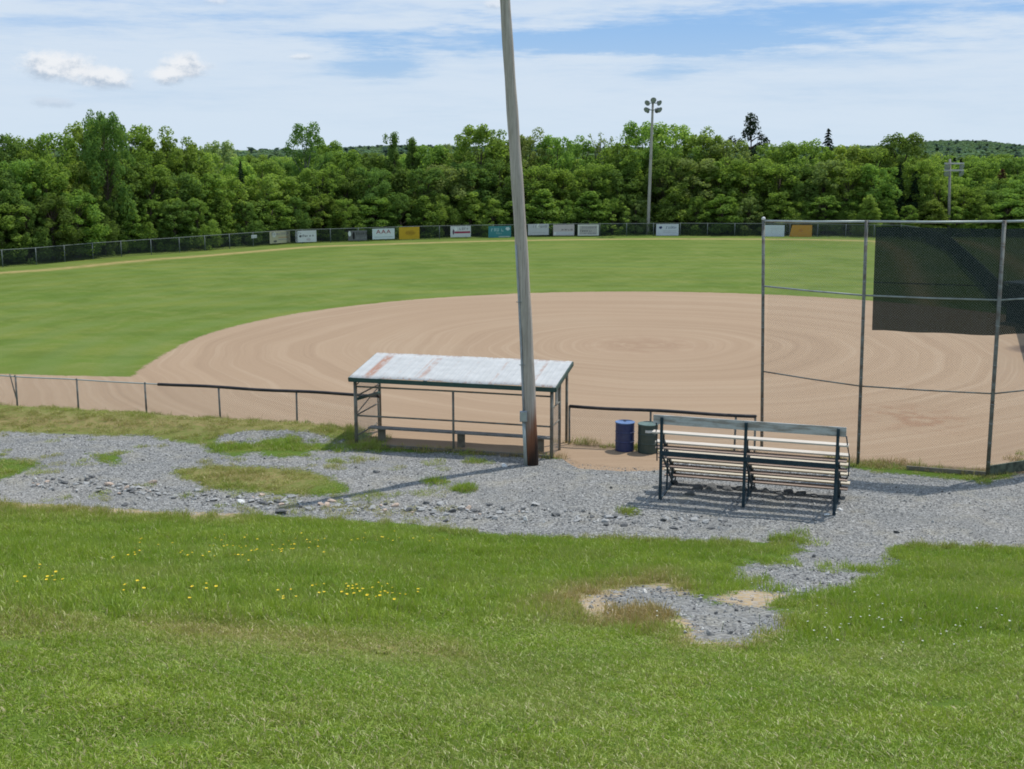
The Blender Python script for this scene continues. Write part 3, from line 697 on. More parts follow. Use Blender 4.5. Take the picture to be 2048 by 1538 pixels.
# ------------------------------------------------------------------ chain link helper (real diagonal wires)
def chain(b, p0, p1, z0, z1, s=.075, r=.0023, zb0=None, zb1=None):
    p0 = np.array(p0, float); p1 = np.array(p1, float); L = np.linalg.norm(p1 - p0); u = (p1 - p0) / L; H = z1 - z0
    nrm = np.array([-u[1], u[0]]) * r
    def wire(x0, h0, x1, h1, side):
        a = p0 + u * x0; c = p0 + u * x1
        o = len(b.v); du = u * r
        # thin three sided rod
        for (q, h) in ((a, h0), (c, h1)):
            b.v.append((q[0] - nrm[0] * .6, q[1] - nrm[1] * .6, z0 + h + r)); b.v.append((q[0] - nrm[0] * .6, q[1] - nrm[1] * .6, z0 + h - r)); b.v.append((q[0] + nrm[0], q[1] + nrm[1], z0 + h))
        b.f += [(o, o + 1, o + 4, o + 3), (o + 1, o + 2, o + 5, o + 4), (o + 2, o, o + 3, o + 5)]; b.m += [0, 0, 0]
    k = -H
    while k < L:
        x0, h0 = (k, 0) if k >= 0 else (0, -k); x1 = min(k + H, L); h1 = x1 - k
        if x1 > x0: wire(x0, h0, x1, h1, 0); wire(x0, H - h0, x1, H - h1, 1)
        k += s

# ------------------------------------------------------------------ near fences
def near_fence(name, label, xs_, cap_from, cap_to, parent_rail=True, brace=False):
    x0 = xs_[0]; org = (x0, Yf(x0), 0)
    t = thing(name, label, 'fence', org)
    L = lambda x, z, dy=0: (x - x0, Yf(x) - org[1] + dy, z)
    for i, x in enumerate(xs_):
        b = MB(); b.tube([L(x, -.3), L(x + random.uniform(-.02, .02), 1.2)], .032, 10); b.tube([L(x, 1.2), L(x, 1.24)], [.04, .02], 10)
        b.obj('post', M['galv_old'], t, True)
    b = MB(); n = 14
    b.tube([L(x, 1.19 + .012 * math.sin(x * 2.3)) for x in np.linspace(xs_[0], xs_[-1], n)], .021, 8); b.obj('top_rail', M['galv_light'], t, True)
    if cap_to is not None:
        b = MB(); b.tube([L(x, 1.2 + .014 * math.sin(x * 1.7)) for x in np.linspace(cap_from, cap_to, 14)], .052, 10); b.obj('rail_cover', M['rail_black'], t, True)
    b = MB()
    for x, x2 in zip(xs_[:-1], xs_[1:]): chain(b, L(x, 0)[:2], L(x2, 0)[:2], .03, 1.18)
    b.obj('chain_link', M['wire'], t)
    return t, L
def xat(px, z=1.2):   # where the sight line meets the fence line
    lo, hi = -30, 30
    for _ in range(40):
        m_ = (lo + hi) / 2
        if proj(m_, Yf(m_), z)[0] < px: lo = m_
        else: hi = m_
    return lo
dl = DU + WU * 6.2 + WV * 2.0; dr_ = DU + WV * 2.0
fx = [xat(30) - 2.5 * k for k in (3, 2, 1)] + [xat(q) for q in (30, 153, 290, 438, 592)] + [float(dl[0])]
t, L = near_fence('chain_link_fence', 'low chain link fence with half its rail under black pipe, ending at the dugout', fx, xat(316), float(dl[0]) + .02)
b = MB(); b.tube([L(fx[3] - .20, 1.27), L(fx[3] - .10, .8), L(fx[3] + .02, .25)], .022, 8); b.obj('brace', M['galv_old'], t, True)
fx2 = [float(dr_[0]) + .1, float(dr_[0]) + 2.55, float(dr_[0]) + 5.0, xat(1512)]
near_fence('chain_link_fence', 'low chain link fence under black pipe behind the two barrels', fx2, fx2[0], fx2[-1])

# ------------------------------------------------------------------ outfield fence
def walk(path, step):
    pts = [path[0]]; acc = 0; 
    for a, c in zip(path[:-1], path[1:]):
        L_ = np.linalg.norm(c - a); d = step - acc
        while d <= L_: pts.append(a + (c - a) * d / L_); d += step
        acc = L_ - (d - step)
    return np.array(pts)
fp = walk(OF[1:], 2.82)
org = np.array([fp[0][0], fp[0][1]])
t = thing('outfield_fence', 'long low dark green chain link fence curving round the outfield in front of the wood', 'fence', (org[0], org[1], 0))
for q in fp[:100]:
    b = MB(); b.tube([(*(q - org), -.2), (*(q - org), FH + .04)], .04, 8); b.obj('post', M['post_green'], t, True)
b = MB(); b.tube([(*(q - org), FH + random.uniform(-.015, .015)) for q in fp], .03, 6); b.obj('top_rail', M['post_green'], t, True)
b = MB()
for a, c in zip(fp[:-1], fp[1:]): chain(b, a - org, c - org, .02, FH - .01, .085, .0075)
b.obj('chain_link', M['wire_dark'], t)

# ------------------------------------------------------------------ signs on the outfield fence
def fence_at(px):
    best = None
    for i in range(len(OF) - 1):
        a = proj(OF[i][0], OF[i][1], .8)[0]; c = proj(OF[i + 1][0], OF[i + 1][1], .8)[0]
        if (a - px) * (c - px) <= 0 and c != a:
            s_ = (px - a) / (c - a); return OF[i] + (OF[i + 1] - OF[i]) * s_
    return OF[-1]
def sign(x0, x1, y0, y1, col, label, art, name='banner_sign', slant=0):
    a = fence_at(x0); c = fence_at(x1); d = c - a; wdt = np.linalg.norm(d); u = d / wdt; nrm = np.array([u[1], -u[0]])
    zt_ = W((x0 + x1) / 2, y0, (a[1] + c[1]) / 2)[1]; zb = W((x0 + x1) / 2, y1, (a[1] + c[1]) / 2)[1]
    mid = (a + c) / 2 + nrm * .09; h = zt_ - zb
    t = thing(name, label, 'sign', (mid[0], mid[1], zb), math.atan2(u[1], u[0]))
    b = MB(); s_ = slant * wdt
    pts = [(-wdt / 2, 0), (wdt / 2, 0), (wdt / 2, h), (-wdt / 2 + s_, h)]
    b.add([(p_[0], y, p_[1]) for y in (-.012, .012) for p_ in pts], [(0, 1, 2, 3), (7, 6, 5, 4), (0, 4, 5, 1), (1, 5, 6, 2), (2, 6, 7, 3), (3, 7, 4, 0)])
    b.obj('board', flat('sign_face', col), t)
    if True:
        b = MB()
        for xx in (-wdt / 2 + .03, wdt / 2 - .03):
            for zz in (.03, h - .03): b.tube([(xx + (s_ if xx < 0 and zz > .1 else 0), -.016, zz), (xx + (s_ if xx < 0 and zz > .1 else 0), .07, zz)], .008, 5)
        b.obj('tie', M['wire_dark'], t)
    for (kind, fx0, fx1, fz0, fz1, cc) in art:
        X0, X1, Z0, Z1 = -wdt / 2 + fx0 * wdt, -wdt / 2 + fx1 * wdt, fz0 * h, fz1 * h
        b = MB(); mm = flat('sign_ink', cc)
        if kind == 'bar': b.box(((X0 + X1) / 2, -.0155, (Z0 + Z1) / 2), (X1 - X0, .003, Z1 - Z0)); b.obj('stripe', mm, t)
        elif kind == 'blob':
            n_ = 18; cx, cz = (X0 + X1) / 2, (Z0 + Z1) / 2; rs = random.Random(int(x0))
            vs = [(cx + math.cos(2 * math.pi * k / n_) * (X1 - X0) / 2 * rs.uniform(.8, 1.1), -.018, cz + math.sin(2 * math.pi * k / n_) * (Z1 - Z0) / 2 * rs.uniform(.8, 1.1)) for k in range(n_)]
            b.add(vs, [tuple(range(n_))]); b.obj('emblem', mm, t)
        elif kind == 'scrawl':   # a line of lettering too small to read: uneven upright strokes and joins
            rs = random.Random(int(x0 * 7 + fz0 * 100)); x = X0; hh_ = Z1 - Z0
            while x < X1 - .03:
                w_ = rs.uniform(.5, .85) * hh_; st = hh_ * .2; top = Z1 if rs.random() < .35 else Z0 + hh_ * .78
                b.box((x + st / 2, -.0165, (Z0 + top) / 2), (st, .003, top - Z0))
                if rs.random() < .8: b.box((x + w_ * .45, -.0165, Z0 + (top - Z0) * rs.choice([.08, .5, .92])), (w_ * .8, .003, st))
                if rs.random() < .6: b.box((x + w_ * .8, -.0165, (Z0 + top) / 2), (st, .003, (top - Z0) * .9))
                x += w_ + hh_ * (.28 if rs.random() < .85 else .7)
            b.obj('lettering', mm, t)
        elif kind.startswith('text:'):
            cu = bpy.data.curves.new('lettering', 'FONT'); cu.body = kind[5:]; cu.align_x = 'CENTER'; cu.align_y = 'CENTER'; cu.offset = .004; cu.space_character = 1.2
            cu.size = (Z1 - Z0) * 1.4
            tmp = bpy.data.objects.new('tmp', cu); COL.objects.link(tmp); dg = bpy.context.evaluated_depsgraph_get(); me = bpy.data.meshes.new_from_object(tmp.evaluated_get(dg)); bpy.data.objects.remove(tmp)
            me.materials.clear(); me.materials.append(mm); o = link('lettering', me, t); o.rotation_euler = (math.pi / 2, 0, 0); o.location = ((X0 + X1) / 2, -.018, (Z0 + Z1) / 2); o.scale = (1.25, 1, 1)
WH = C(.62, .64, .66); INK = C(.04, .045, .055); GREY = C(.22, .22, .25)
sign(501, 512, 470, 476, C(.45, .5, .5), 'tiny white plaque, leftmost thing hung on the outfield fence', [('scrawl', .1, .9, .3, .7, GREY)], 'small_sign')
sign(538, 579, 462, 486, C(.40, .38, .26), 'cream banner with dark lettering and emblem on the outfield fence', [('scrawl', .10, .92, .66, .92, GREY), ('blob', .12, .32, .5, .95, C(.5, .52, .5)), ('blob', .17, .36, .08, .26, C(.10, .10, .09)), ('bar', .42, .92, .44, .5, C(.34, .20, .12)), ('bar', .42, .92, .28, .33, GREY)])
sign(590, 632, 461, 484, WH, 'white banner with one dark line of script across the middle', [('blob', .17, .29, .42, .62, INK), ('scrawl', .26, .9, .46, .64, INK), ('scrawl', .14, .26, .72, .88, GREY), ('blob', .5, .74, .1, .34, C(.48, .45, .48))])
sign(695, 733, 461, 481, C(.13, .135, .14), 'dark grey banner with a white ball and black figure', [('blob', .0, .16, .45, .98, C(.66, .7, .7)), ('blob', .22, .36, .1, .9, C(.01, .01, .012)), ('scrawl', .44, .95, .55, .85, C(.03, .03, .03)), ('scrawl', .44, .95, .15, .38, C(.24, .24, .24))])
sign(744, 788, 457, 478, C(.60, .67, .69), 'white banner with red capital letters at its top', [('text:AAA', .3, .7, .50, .88, C(.28, .05, .07)), ('bar', .1, .9, .18, .23, C(.36, .42, .45))])
sign(797, 838, 454, 478, C(.52, .33, .02), 'golden yellow banner with a faint ring of lettering', [('blob', .28, .82, .3, .72, C(.42, .26, .02)), ('scrawl', .34, .76, .42, .6, C(.28, .16, .02))])
sign(900, 941, 452, 474, C(.56, .58, .60), 'white banner with crimson stripe and dark batter figure', [('scrawl', .44, .90, .66, .9, GREY), ('bar', .2, .97, .34, .52, C(.30, .04, .09)), ('blob', .1, .19, .22, .72, C(.10, .05, .09)), ('blob', .18, .32, .52, .94, C(.7, .74, .74))])
sign(976, 1021, 452, 475, C(.05, .22, .24), 'teal banner with white lettering, left of the tall wooden pole', [('scrawl', .12, .6, .55, .84, C(.35, .52, .55)), ('blob', .76, .94, .6, .92, C(.50, .62, .66)), ('scrawl', .34, .66, .3, .46, C(.25, .42, .42)), ('bar', .45, .95, .05, .12, C(.45, .52, .46))])
sign(1055, 1097, 448, 470, C(.47, .48, .52), 'pale grey banner with faint header, just right of the wooden pole', [('scrawl', .25, .95, .68, .9, GREY), ('blob', .42, .56, .62, .98, C(.66, .68, .68)), ('bar', .2, .8, .2, .24, C(.4, .4, .42))])
sign(1106, 1148, 449, 471, C(.50, .44, .45), 'pinkish banner with a white lower band and dark script', [('bar', .03, .97, .06, .36, C(.52, .52, .56)), ('scrawl', .40, .88, .46, .62, INK), ('blob', .02, .14, .06, .34, C(.7, .7, .7))])
sign(1155, 1197, 449, 471, C(.66, .66, .62), 'white bordered banner with dense dark lettering', [('bar', .08, .92, .10, .90, C(.42, .40, .39)), ('scrawl', .2, .84, .66, .84, GREY), ('scrawl', .12, .66, .36, .52, INK), ('scrawl', .3, .9, .12, .28, GREY)])
sign(1312, 1357, 448, 471, C(.56, .59, .66), 'white banner with small dark blue emblem, right of the floodlight pole', [('blob', .12, .27, .58, .82, C(.03, .04, .14)), ('scrawl', .44, .95, .58, .84, C(.2, .23, .34)), ('bar', .3, .9, .38, .43, C(.4, .42, .48)), ('bar', .3, .9, .24, .28, C(.4, .42, .48))])
sign(1528, 1569, 450, 474, C(.58, .64, .68), 'blank pale banner seen through the backstop', [('bar', .3, .7, .68, .72, C(.5, .54, .58))])
sign(1579, 1624, 450, 474, C(.50, .25, .03), 'orange banner with one cut away corner', [('blob', .4, .6, .4, .7, C(.44, .19, .03))], slant=.12)

# ------------------------------------------------------------------ dugout
ang = math.atan2(WU[1], WU[0])
# local frame: x along width from the right end to the left end, y = depth away from the camera side
t = thing('dugout', 'open steel pipe dugout under a rust streaked tin roof', 'dugout', (DU[0], DU[1], float(zt(DU[0], DU[1])) * 0), 0)
def D(x, y, z): return (WU[0] * x + WV[0] * y, WU[1] * x + WV[1] * y, z)
WD = 6.2; DP = 2.05; ZN = 2.10; ZF = 2.42
for (x, y, zz, r) in ((0, 0, ZN, .055), (WD, 0, ZN, .055), (WD, DP, ZF, .055), (0, DP, ZF, .045), (0, 1.05, 2.2, .045), (3.1, DP, ZF, .04)):
    if (x, y) == (3.1, DP): continue
    b = MB(); b.tube([D(x, y, -.3), D(x, y, zz)], r, 10); b.obj('post', M['weld_post'], t, True)
b = MB(); b.tube([D(3.05, 0, -.3), D(3.05, 0, 1.86)], .036, 10); b.obj('post', M['weld_post'], t, True)
for z in (1.86, .95):
    b = MB(); b.tube([D(0, 0, z), D(3.05, 0, z + .01), D(WD, 0, z)], .027, 8); b.obj('rail', M['weld_post'], t, True)
b = MB()
for z in (1.55, .95, .3): b.tube([D(WD, 0, z), D(WD, DP, z)], .024, 8)
b.tube([D(WD, 0, .98), D(WD, DP, 1.5)], .018, 8); b.tube([D(WD, 0, 1.88), D(WD, DP, 2.22)], .018, 8); b.obj('end_frame', M['weld_post'], t, True)
b = MB()
for z in (1.5, .95): b.tube([D(0, 0, z), D(0, 1.05, z)], .022, 8)
b.obj('end_frame', M['weld_post'], t, True)
b = MB(); b.tube([D(WD, .05, 1.45), D(WD, DP, 1.28)], .05, 8); b.obj('green_rail', M['green_paint'], t, True)
b = MB(); chain(b, D(WD, 0, 0)[:2], D(WD, DP, 0)[:2], .05, 1.9); chain(b, D(0, 0, 0)[:2], D(0, 1.05, 0)[:2], .05, 1.5); b.obj('chain_link', M['wire'], t)
# roof: corrugated sheets lapped side by side, sloping to the near side; geometry in its own frame so rust streaks follow the sheets
def roof_mesh():
    n = 7; over = .13; W0 = -over; W1 = WD + over; Vv = []; Ff = []; nx_ = 260; 
    xs__ = np.linspace(W0, W1, nx_); ys__ = np.linspace(-.16, DP + .2, 8)
    for side in (0, 1):
        for y in ys__:
            for x in xs__:
                sheet = (x - W0) / (W1 - W0) * n; k = int(sheet)
                rib = .010 * max(0, math.cos(x * 2 * math.pi / .19)) ** 4
                lap = .004 * (k % 2) + .003 * math.sin(k * 3.1)
                z = ZN + .10 + (y / DP) * (ZF - ZN) + rib + lap - side * .006 + (.012 * math.sin(x * 1.9) if y < 0 else 0)
                Vv.append((x, y, z))
    m_ = len(ys__) * nx_
    for j in range(len(ys__) - 1):
        for i in range(nx_ - 1):
            a = j * nx_ + i; Ff.append((a, a + nx_, a + nx_ + 1, a + 1)); a2 = a + m_; Ff.append((a2, a2 + 1, a2 + nx_ + 1, a2 + nx_))
    for i in range(nx_ - 1):
        Ff.append((i, i + 1, i + 1 + m_, i + m_)); e = (len(ys__) - 1) * nx_ + i; Ff.append((e, e + m_, e + 1 + m_, e + 1))
    return np_mesh('roof', Vv, Ff, M['roof'])
rf = link('roof', roof_mesh(), t)
R4 = Matrix(((WU[0], WV[0], 0, 0), (WU[1], WV[1], 0, 0), (0, 0, 1, 0), (0, 0, 0, 1)))   # mirrored frame (x leftward, y away)
rf.matrix_local = R4
zr = lambda y: ZN + .10 + (y / DP) * (ZF - ZN)
b = MB(); b.beam(D(-.14, -.17, zr(-.17) - .075), D(WD + .14, -.17, zr(-.17) - .075), .04, .13); b.obj('fascia', M['green_paint'], t)
b = MB(); b.beam(D(-.15, -.15, zr(-.17) - .075), D(-.15, DP + .2, zr(DP + .2) - .075), .035, .13); b.obj('fascia', M['green_paint'], t)
b = MB(); b.beam(D(WD + .15, -.15, zr(-.17) - .075), D(WD + .15, DP + .2, zr(DP + .2) - .075), .035, .11); b.obj('fascia', M['green_paint'], t)
b = MB(); b.beam(D(-.14, DP + .2, zr(DP + .2) - .09), D(WD + .14, DP + .2, zr(DP + .2) - .09), .04, .12); b.obj('fascia', M['timber'], t)
b = MB()
for x in np.linspace(.6, WD - .6, 4): b.beam(D(x, -.1, zr(-.1) - .06), D(x, DP + .1, zr(DP + .1) - .06), .05, .09)
b.obj('rafter', M['timber'], t)
b = MB(); b.box((0, 0, 0), (.34, .02, .42)); o = b.obj('notice', M['label_white'], t); o.location = D(-.02, .55, 1.75); o.rotation_euler = (0, 0, math.atan2(WV[1], WV[0])); o.data.materials[0] = M['galv']
# bench inside the dugout: a thing of its own
bn = thing('bench', 'long weathered plank bench standing inside the dugout', 'bench', (DU[0], DU[1], 0), 0)
b = MB(); b.beam(D(.15, .62, .46), D(WD - .2, .62, .46), .30, .045); b.obj('seat', paint('bench_wood', C(.24, .235, .22), C(.13, .12, .11), .8, 0, 4, .7), bn)
for x in (.5, 3.0, 5.6):
    b = MB(); b.beam(D(x, .62, -.05), D(x, .62, .437), .24, .09); b.obj('leg', M['timber'], bn)
# low rail on the field side (the fence continues under the roof)
# timber sill
b = MB(); b.beam(D(0, 0, .03), D(WD, 0, .03), .09, .10); b.obj('sill', M['timber'], t)

# ------------------------------------------------------------------ tall wooden pole
bx_, by_ = P(1063, 932); top = W(1013.5, 0, by_)
t = thing('utility_pole', 'tall weathered wooden pole with charred brown foot and grey conduit beside the dugout', 'pole', (bx_, by_, 0))
H = 14.6; lean = (top[0] - bx_) / top[1]
def px_(z): return bx_ * 0 + lean * z + .05 * math.sin(z * .33)
b = MB(); zz = np.linspace(-.4, H, 34); b.tube([(px_(z), 0, z) for z in zz], [.205 - .0048 * z + .006 * math.sin(z * 3.3) for z in zz], 20); o = b.obj('shaft', M['pole'], t, True)
off = (-.18, -.16)
b = MB(); b.tube([(px_(0) + off[0] + .02, off[1] - .02, -.1), (px_(1.3) + off[0], off[1], 1.40)], .052, 10); b.obj('conduit', M['galv_light'], t, True)
b = MB(); b.tube([(px_(z) + off[0] + .012 * z * .4, off[1] + .006 * z, z) for z in np.linspace(1.65, 6.4, 8)], .030, 8); b.obj('conduit', M['box_grey'], t, True)
b = MB(); b.box((px_(1.5) + off[0], off[1] - .05, 1.52), (.21, .15, .30)); b.obj('junction_box', M['box_grey'], t, False, .012)
b = MB(); b.box((px_(1.5) + off[0], off[1] - .13, 1.52), (.17, .015, .26)); b.obj('cover_plate', M['galv_light'], t)
for z in (3.0, 4.8):
    b = MB(); b.tube([(px_(z) + off[0] - .05, off[1] + .02, z), (px_(z) + off[0] + .02, off[1] - .04, z), (px_(z) + off[0] + .10, off[1] - .01, z)], .012, 6); b.obj('strap', M['galv'], t)

# ------------------------------------------------------------------ bleachers
A0 = np.array(PT(1320, 1000)[:2]); A1 = np.array(PT(1668, 1030)[:2]); u = (A1 - A0); BW = np.linalg.norm(u); u = u / BW; v = np.array([-u[1], u[0]])
z0 = float(zt(*A0))
t = thing('bleachers', 'small five row bleachers of cream planks on dark navy frames, seen from behind', 'bleachers', (A0[0], A0[1], z0), math.atan2(u[1], u[0]))
seats = [(.16 + .44 * i, 1.76 - .355 * i) for i in range(5)]
gz = lambda x, y: float(zt(*(A0 + u * x + v * y))) - z0
for i, (y, z) in enumerate(seats):
    b = MB(); b.beam((-.26, y, z), (BW + .26, y, z), .27, .042); b.obj('seat', M['plank_white'] if i < 2 else M['plank_cream'], t, False, .006)
for i, (y, z) in enumerate(seats[:4]):
    b = MB(); b.beam((-.22, y + .30, z - .47), (BW + .22, y + .30, z - .47), .31, .038); b.obj('footboard', M['plank_brown'], t, False, .005)
b = MB(); b.box((BW / 2 - .02, .055, 2.11), (BW + .42, .035, .24)); b.obj('back_board', M['plank_grey'], t, False, .006)
for x in (0, BW / 2 - .05, BW):
    b = MB(); b.box((x, 0, 1.1 + gz(x, 0) / 2 - .04), (.075, .06, 2.26)); b.obj('rear_post', M['navy_paint'], t, False, .006)
    b = MB()
    b.beam((x, .05, 1.72), (x, 2.0, .17), .05, .08); b.obj('stringer', M['navy_paint'], t)
    b = MB(); b.beam((x, 1.6, gz(x, 1.6) - .05), (x, 1.6, .46), .05, .05, 0, (0, 1, 0)); b.obj('front_leg', M['navy_paint'], t)
    b = MB(); b.beam((x, .9, gz(x, .9) - .05), (x, .9, 1.04), .045, .045, 0, (0, 1, 0)); b.obj('middle_leg', M['navy_paint'], t)
    b = MB(); b.beam((x + .03, .04, 1.18), (x + .03, 1.58, .06), .04, .05); b.obj('brace', M['navy_paint'], t)
    b = MB(); b.beam((x, .03, gz(x, .1) + .02), (x, 2.0, gz(x, 1.8) + .02), .06, .06); b.obj('skid', M['navy_paint'], t)
    b = MB()
    for i, (y, z) in enumerate(seats):
        b.beam((x + .032, y - .11, z - .05), (x + .032, y + .12, z - .05), .035, .05); b.beam((x + .032, y, z - .30), (x + .032, y, z - .02), .035, .04, 0, (0, 1, 0))
        if i < 4: b.beam((x + .032, y + .08, z - .50), (x + .032, y + .40, z - .50), .035, .04)
    b.obj('bracket', M['navy_paint'], t)
b = MB(); b.beam((0, -.045, 1.26), (BW, -.045, 1.26), .035, .11); b.obj('cross_rail', M['navy_paint'], t)
b = MB(); b.tube([(BW + .2, .0, 2.02), (BW + .24, .1, 1.72), (BW + .28, .28, 1.45), (BW + .28, .34, .95), (BW + .22, .3, .86)], .017, 8); b.obj('side_rail', M['navy_paint'], t, True)
b = MB(); b.tube([(-.14, .0, 2.02), (-.16, .1, 1.72), (-.17, .28, 1.45), (-.17, .34, .95)], .017, 8); b.obj('side_rail', M['navy_paint'], t, True)

# ------------------------------------------------------------------ barrels
def barrel(px, py, body, lid, label, r=.285, h=.88, sticker=False, bung=False):
    X, Y = P(px, py); Y += r
    t = thing('barrel', label, 'barrel', (X * Y / (Y - r), Y, 0), random.uniform(0, 1))
    pr = [(r * .93, .0), (r, .012), (r, .28), (r + .012, .292), (r + .012, .305), (r, .317), (r, .57), (r + .012, .582), (r + .012, .595), (r, .607), (r, h - .01)]
    b = MB(); b.lathe(pr, 32); b.obj('body', M[body], t, False)
    b = MB(); b.lathe([(r + .004, h - .02), (r + .014, h - .012), (r + .014, h + .012), (r, h + .018), (r - .018, h + .006), (r - .03, h + .002), (.01, h + .004)], 32); l_ = b.obj('lid', M[lid], t, True)
    if bung:
        b = MB(); b.lathe([(.05, 0), (.05, .012), (.01, .012)], 14, (.05, .12, h + .004)); b.obj('bung', M['black'], l_)
    if sticker:
        a0 = -1.95 - t.rotation_euler[2]; b = MB(); n = 8
        vs = []
        for k in range(n + 1):
            a = a0 + .85 * k / n
            for z in (.66, .74): vs.append(((r + .004) * math.cos(a), (r + .004) * math.sin(a), z))
        b.add(vs, [(2 * k, 2 * k + 2, 2 * k + 3, 2 * k + 1) for k in range(n)]); b.obj('sticker', M['label_white'], t)
barrel(1249, 905, 'barrel_blue', 'lid_blue', 'navy blue steel drum with a lighter blue top by the fence', bung=True)
barrel(1295, 909, 'barrel_green', 'lid_green', 'dark green steel drum with a white sticker beside the bleachers', r=.30, sticker=True)

# ------------------------------------------------------------------ backstop
B1 = np.array(P(1524, 893)); B2 = np.array(P(1716, 932)); B3 = np.array(P(1975, 952))
Bp = [B1, B2, B3, B3 + np.array([3.1, 1.5]), B3 + np.array([5.6, 3.9]), B3 + np.array([7.0, 7.0]), B3 + np.array([7.4, 10.4])]
t = thing('backstop', 'tall chain link backstop of grey pipe with dark green screen across its upper part', 'backstop', (B1[0], B1[1], 0))
o2 = B1
hs = [W(1527, 442, B1[1])[1], W(1733, 443, B2[1])[1], W(2009, 443, B3[1])[1]] + [W(2009, 443, B3[1])[1]] * 4
tops = []
for i, q in enumerate(Bp):
    tx = 0
    if i == 0: tx = W(1527, 442, q[1])[0] - q[0]
    if i == 1: tx = W(1733, 442, q[1])[0] - q[0]
    if i == 2: tx = W(2009, 442, q[1])[0] - q[0]
    tops.append((q[0] + tx, q[1], hs[i]))
    b = MB(); b.tube([(*(q - o2), -.3), (q[0] + tx * .5 - o2[0], q[1] - o2[1], hs[i] / 2), (q[0] + tx - o2[0], q[1] - o2[1], hs[i] + .03)], .048 if i != 2 else .055, 12); p_ = b.obj('post', M['galv_old'], t, True)
    if i == 0:
        b = MB(); b.lathe([(.02, -.06), (.055, -.03), (.06, .01), (.035, .045), (.005, .055)], 12, (q[0] + tx - o2[0], q[1] - o2[1], hs[i] + .07)); b.obj('cap', M['rock_white'], p_, True)
    b = MB()
    for z in np.arange(.4, hs[i] - .1, .55):
        f = z / hs[i]; b.tube([(q[0] + tx * f - o2[0], q[1] - o2[1], z), (q[0] + tx * f - o2[0] + .004, q[1] - o2[1], z + .02)], .053 if i != 2 else .06, 10)
    if i < 3: b.obj('wire_tie', M['wire'], t)
def at_(i, z): f = z / hs[i]; return (Bp[i][0] + (tops[i][0] - Bp[i][0]) * f - o2[0], Bp[i][1] - o2[1], z)
for z, r, mt in ((None, .032, 'galv_light'), (4.97, .026, 'galv'), (2.36, .022, 'galv_old')):
    for i in range(len(Bp) - 1):
        b = MB(); a = at_(i, z or hs[i]); c = at_(i + 1, z or hs[i + 1]); mid = tuple((a[k] + c[k]) / 2 - (.015 if k == 2 else 0) for k in range(3))
        b.tube([a, mid, c], r, 8); b.obj('rail', M[mt], t, True)
b = MB()
for i in range(len(Bp) - 1):
    a = at_(i, 0); c = at_(i + 1, 0); chain(b, a[:2], c[:2], .03, 6.9, .075, .0015)
b.obj('chain_link', M['wire'], t)
b = MB()
def quadstrip(i, f0, z0_, z1_, nn=10, yo=.05):
    a0, c0, a1, c1 = [Vector(at_(j, z)) for j, z in ((i, z0_), (i + 1, z0_), (i, z1_), (i + 1, z1_))]
    vs = []
    for k in range(nn + 1):
        f = f0 + (1 - f0) * k / nn
        for h in range(5):
            g = h / 4; p_ = (a0.lerp(c0, f)).lerp(a1.lerp(c1, f), g); vs.append((p_.x, p_.y + yo + .012 * math.sin(k * 1.7 + h), p_.z + (.012 * math.sin(k * 1.3) if h == 0 else 0)))
    b.add(vs, [(k * 5 + h, (k + 1) * 5 + h, (k + 1) * 5 + h + 1, k * 5 + h + 1) for k in range(nn) for h in range(4)])
quadstrip(1, .075, 3.98, 6.90)
for i in range(2, len(Bp) - 1): quadstrip(i, 0, 3.98, 6.90)
b.obj('windscreen', M['screen'], t)
b = MB(); a = Vector(at_(1, 5.34)); c = Vector(at_(2, 5.34)); a = a.lerp(c, .075); b.tube([a + Vector((0, .07, 0)), c + Vector((0, .07, 0))], .016, 6); b.obj('strap', M['black'], t)
b = MB(); b.beam(((B2 + (B3 - B2) * .38) - o2).tolist() + [.06], (B3 - o2).tolist() + [.06], .05, .12)
b.obj('kickboard', M['timber'], t)
b = MB(); b.beam((B3 - o2).tolist() + [.14], (Bp[3] - o2).tolist() + [.16], .06, .30); b.obj('kickboard', paint('mossy_board', C(.13, .15, .11), C(.05, .06, .045), .9, 0, 5, .9), t)

# ------------------------------------------------------------------ far side dugout, seen past the backstop
q = P(2012, 664)
t = thing('dugout', 'navy boarded far dugout behind the dark backstop screen', 'dugout', (q[0], q[1], 0), math.radians(-62))
b = MB(); b.box((0, 0, 1.0), (.1, 7.0, 2.0)); b.box((-1.1, -3.45, 1.0), (2.1, .1, 2.0)); b.box((-1.1, 3.45, 1.0), (2.1, .1, 2.0)); o = b.obj('wall', M['shed_navy'], t)
b = MB(); b.box((-1.0, 0, 2.08), (2.6, 7.5, .1)); b.obj('roof', M['shed_roof'], t)
t.location = (q[0] + 5.6, q[1] + 3.6, 0)

# ------------------------------------------------------------------ floodlight poles
def lamp_head(parent, loc, rz, tilt):
    b = MB(); b.lathe([(.06, -.22), (.10, -.2), (.13, -.08), (.27, .06), (.31, .10), (.31, .13)], 16)
    o = b.obj('lamp_head', M['lamp_metal'], parent, True); o.location = loc; o.rotation_euler = (tilt, 0, rz)
    b = MB(); b.lathe([(.29, .0), (.28, .012), (.01, .02)], 16, (0, 0, .132)); b.obj('lens', M['lamp_glass'], o)
Yp = fence_at(1297)[1] + 2.6
xb, _z = W(1296, 450, Yp); xt, ztop = W(1306, 200, Yp)
t = thing('floodlight_pole', 'tall pale floodlight pole with a cluster of round lamps, rising behind the outfield fence', 'floodlight', (xb, Yp, 0))
lp = lambda z: ((xt - xb) * z / ztop, 0, z)
b = MB(); b.tube([lp(z) for z in np.linspace(-.3, ztop, 8)], [.19 - .075 * k / 7 for k in range(8)], 12); b.obj('shaft', paint('pale_pole', C(.40, .38, .34), C(.28, .26, .23), .8, 0, 1.5, .6), t, True)
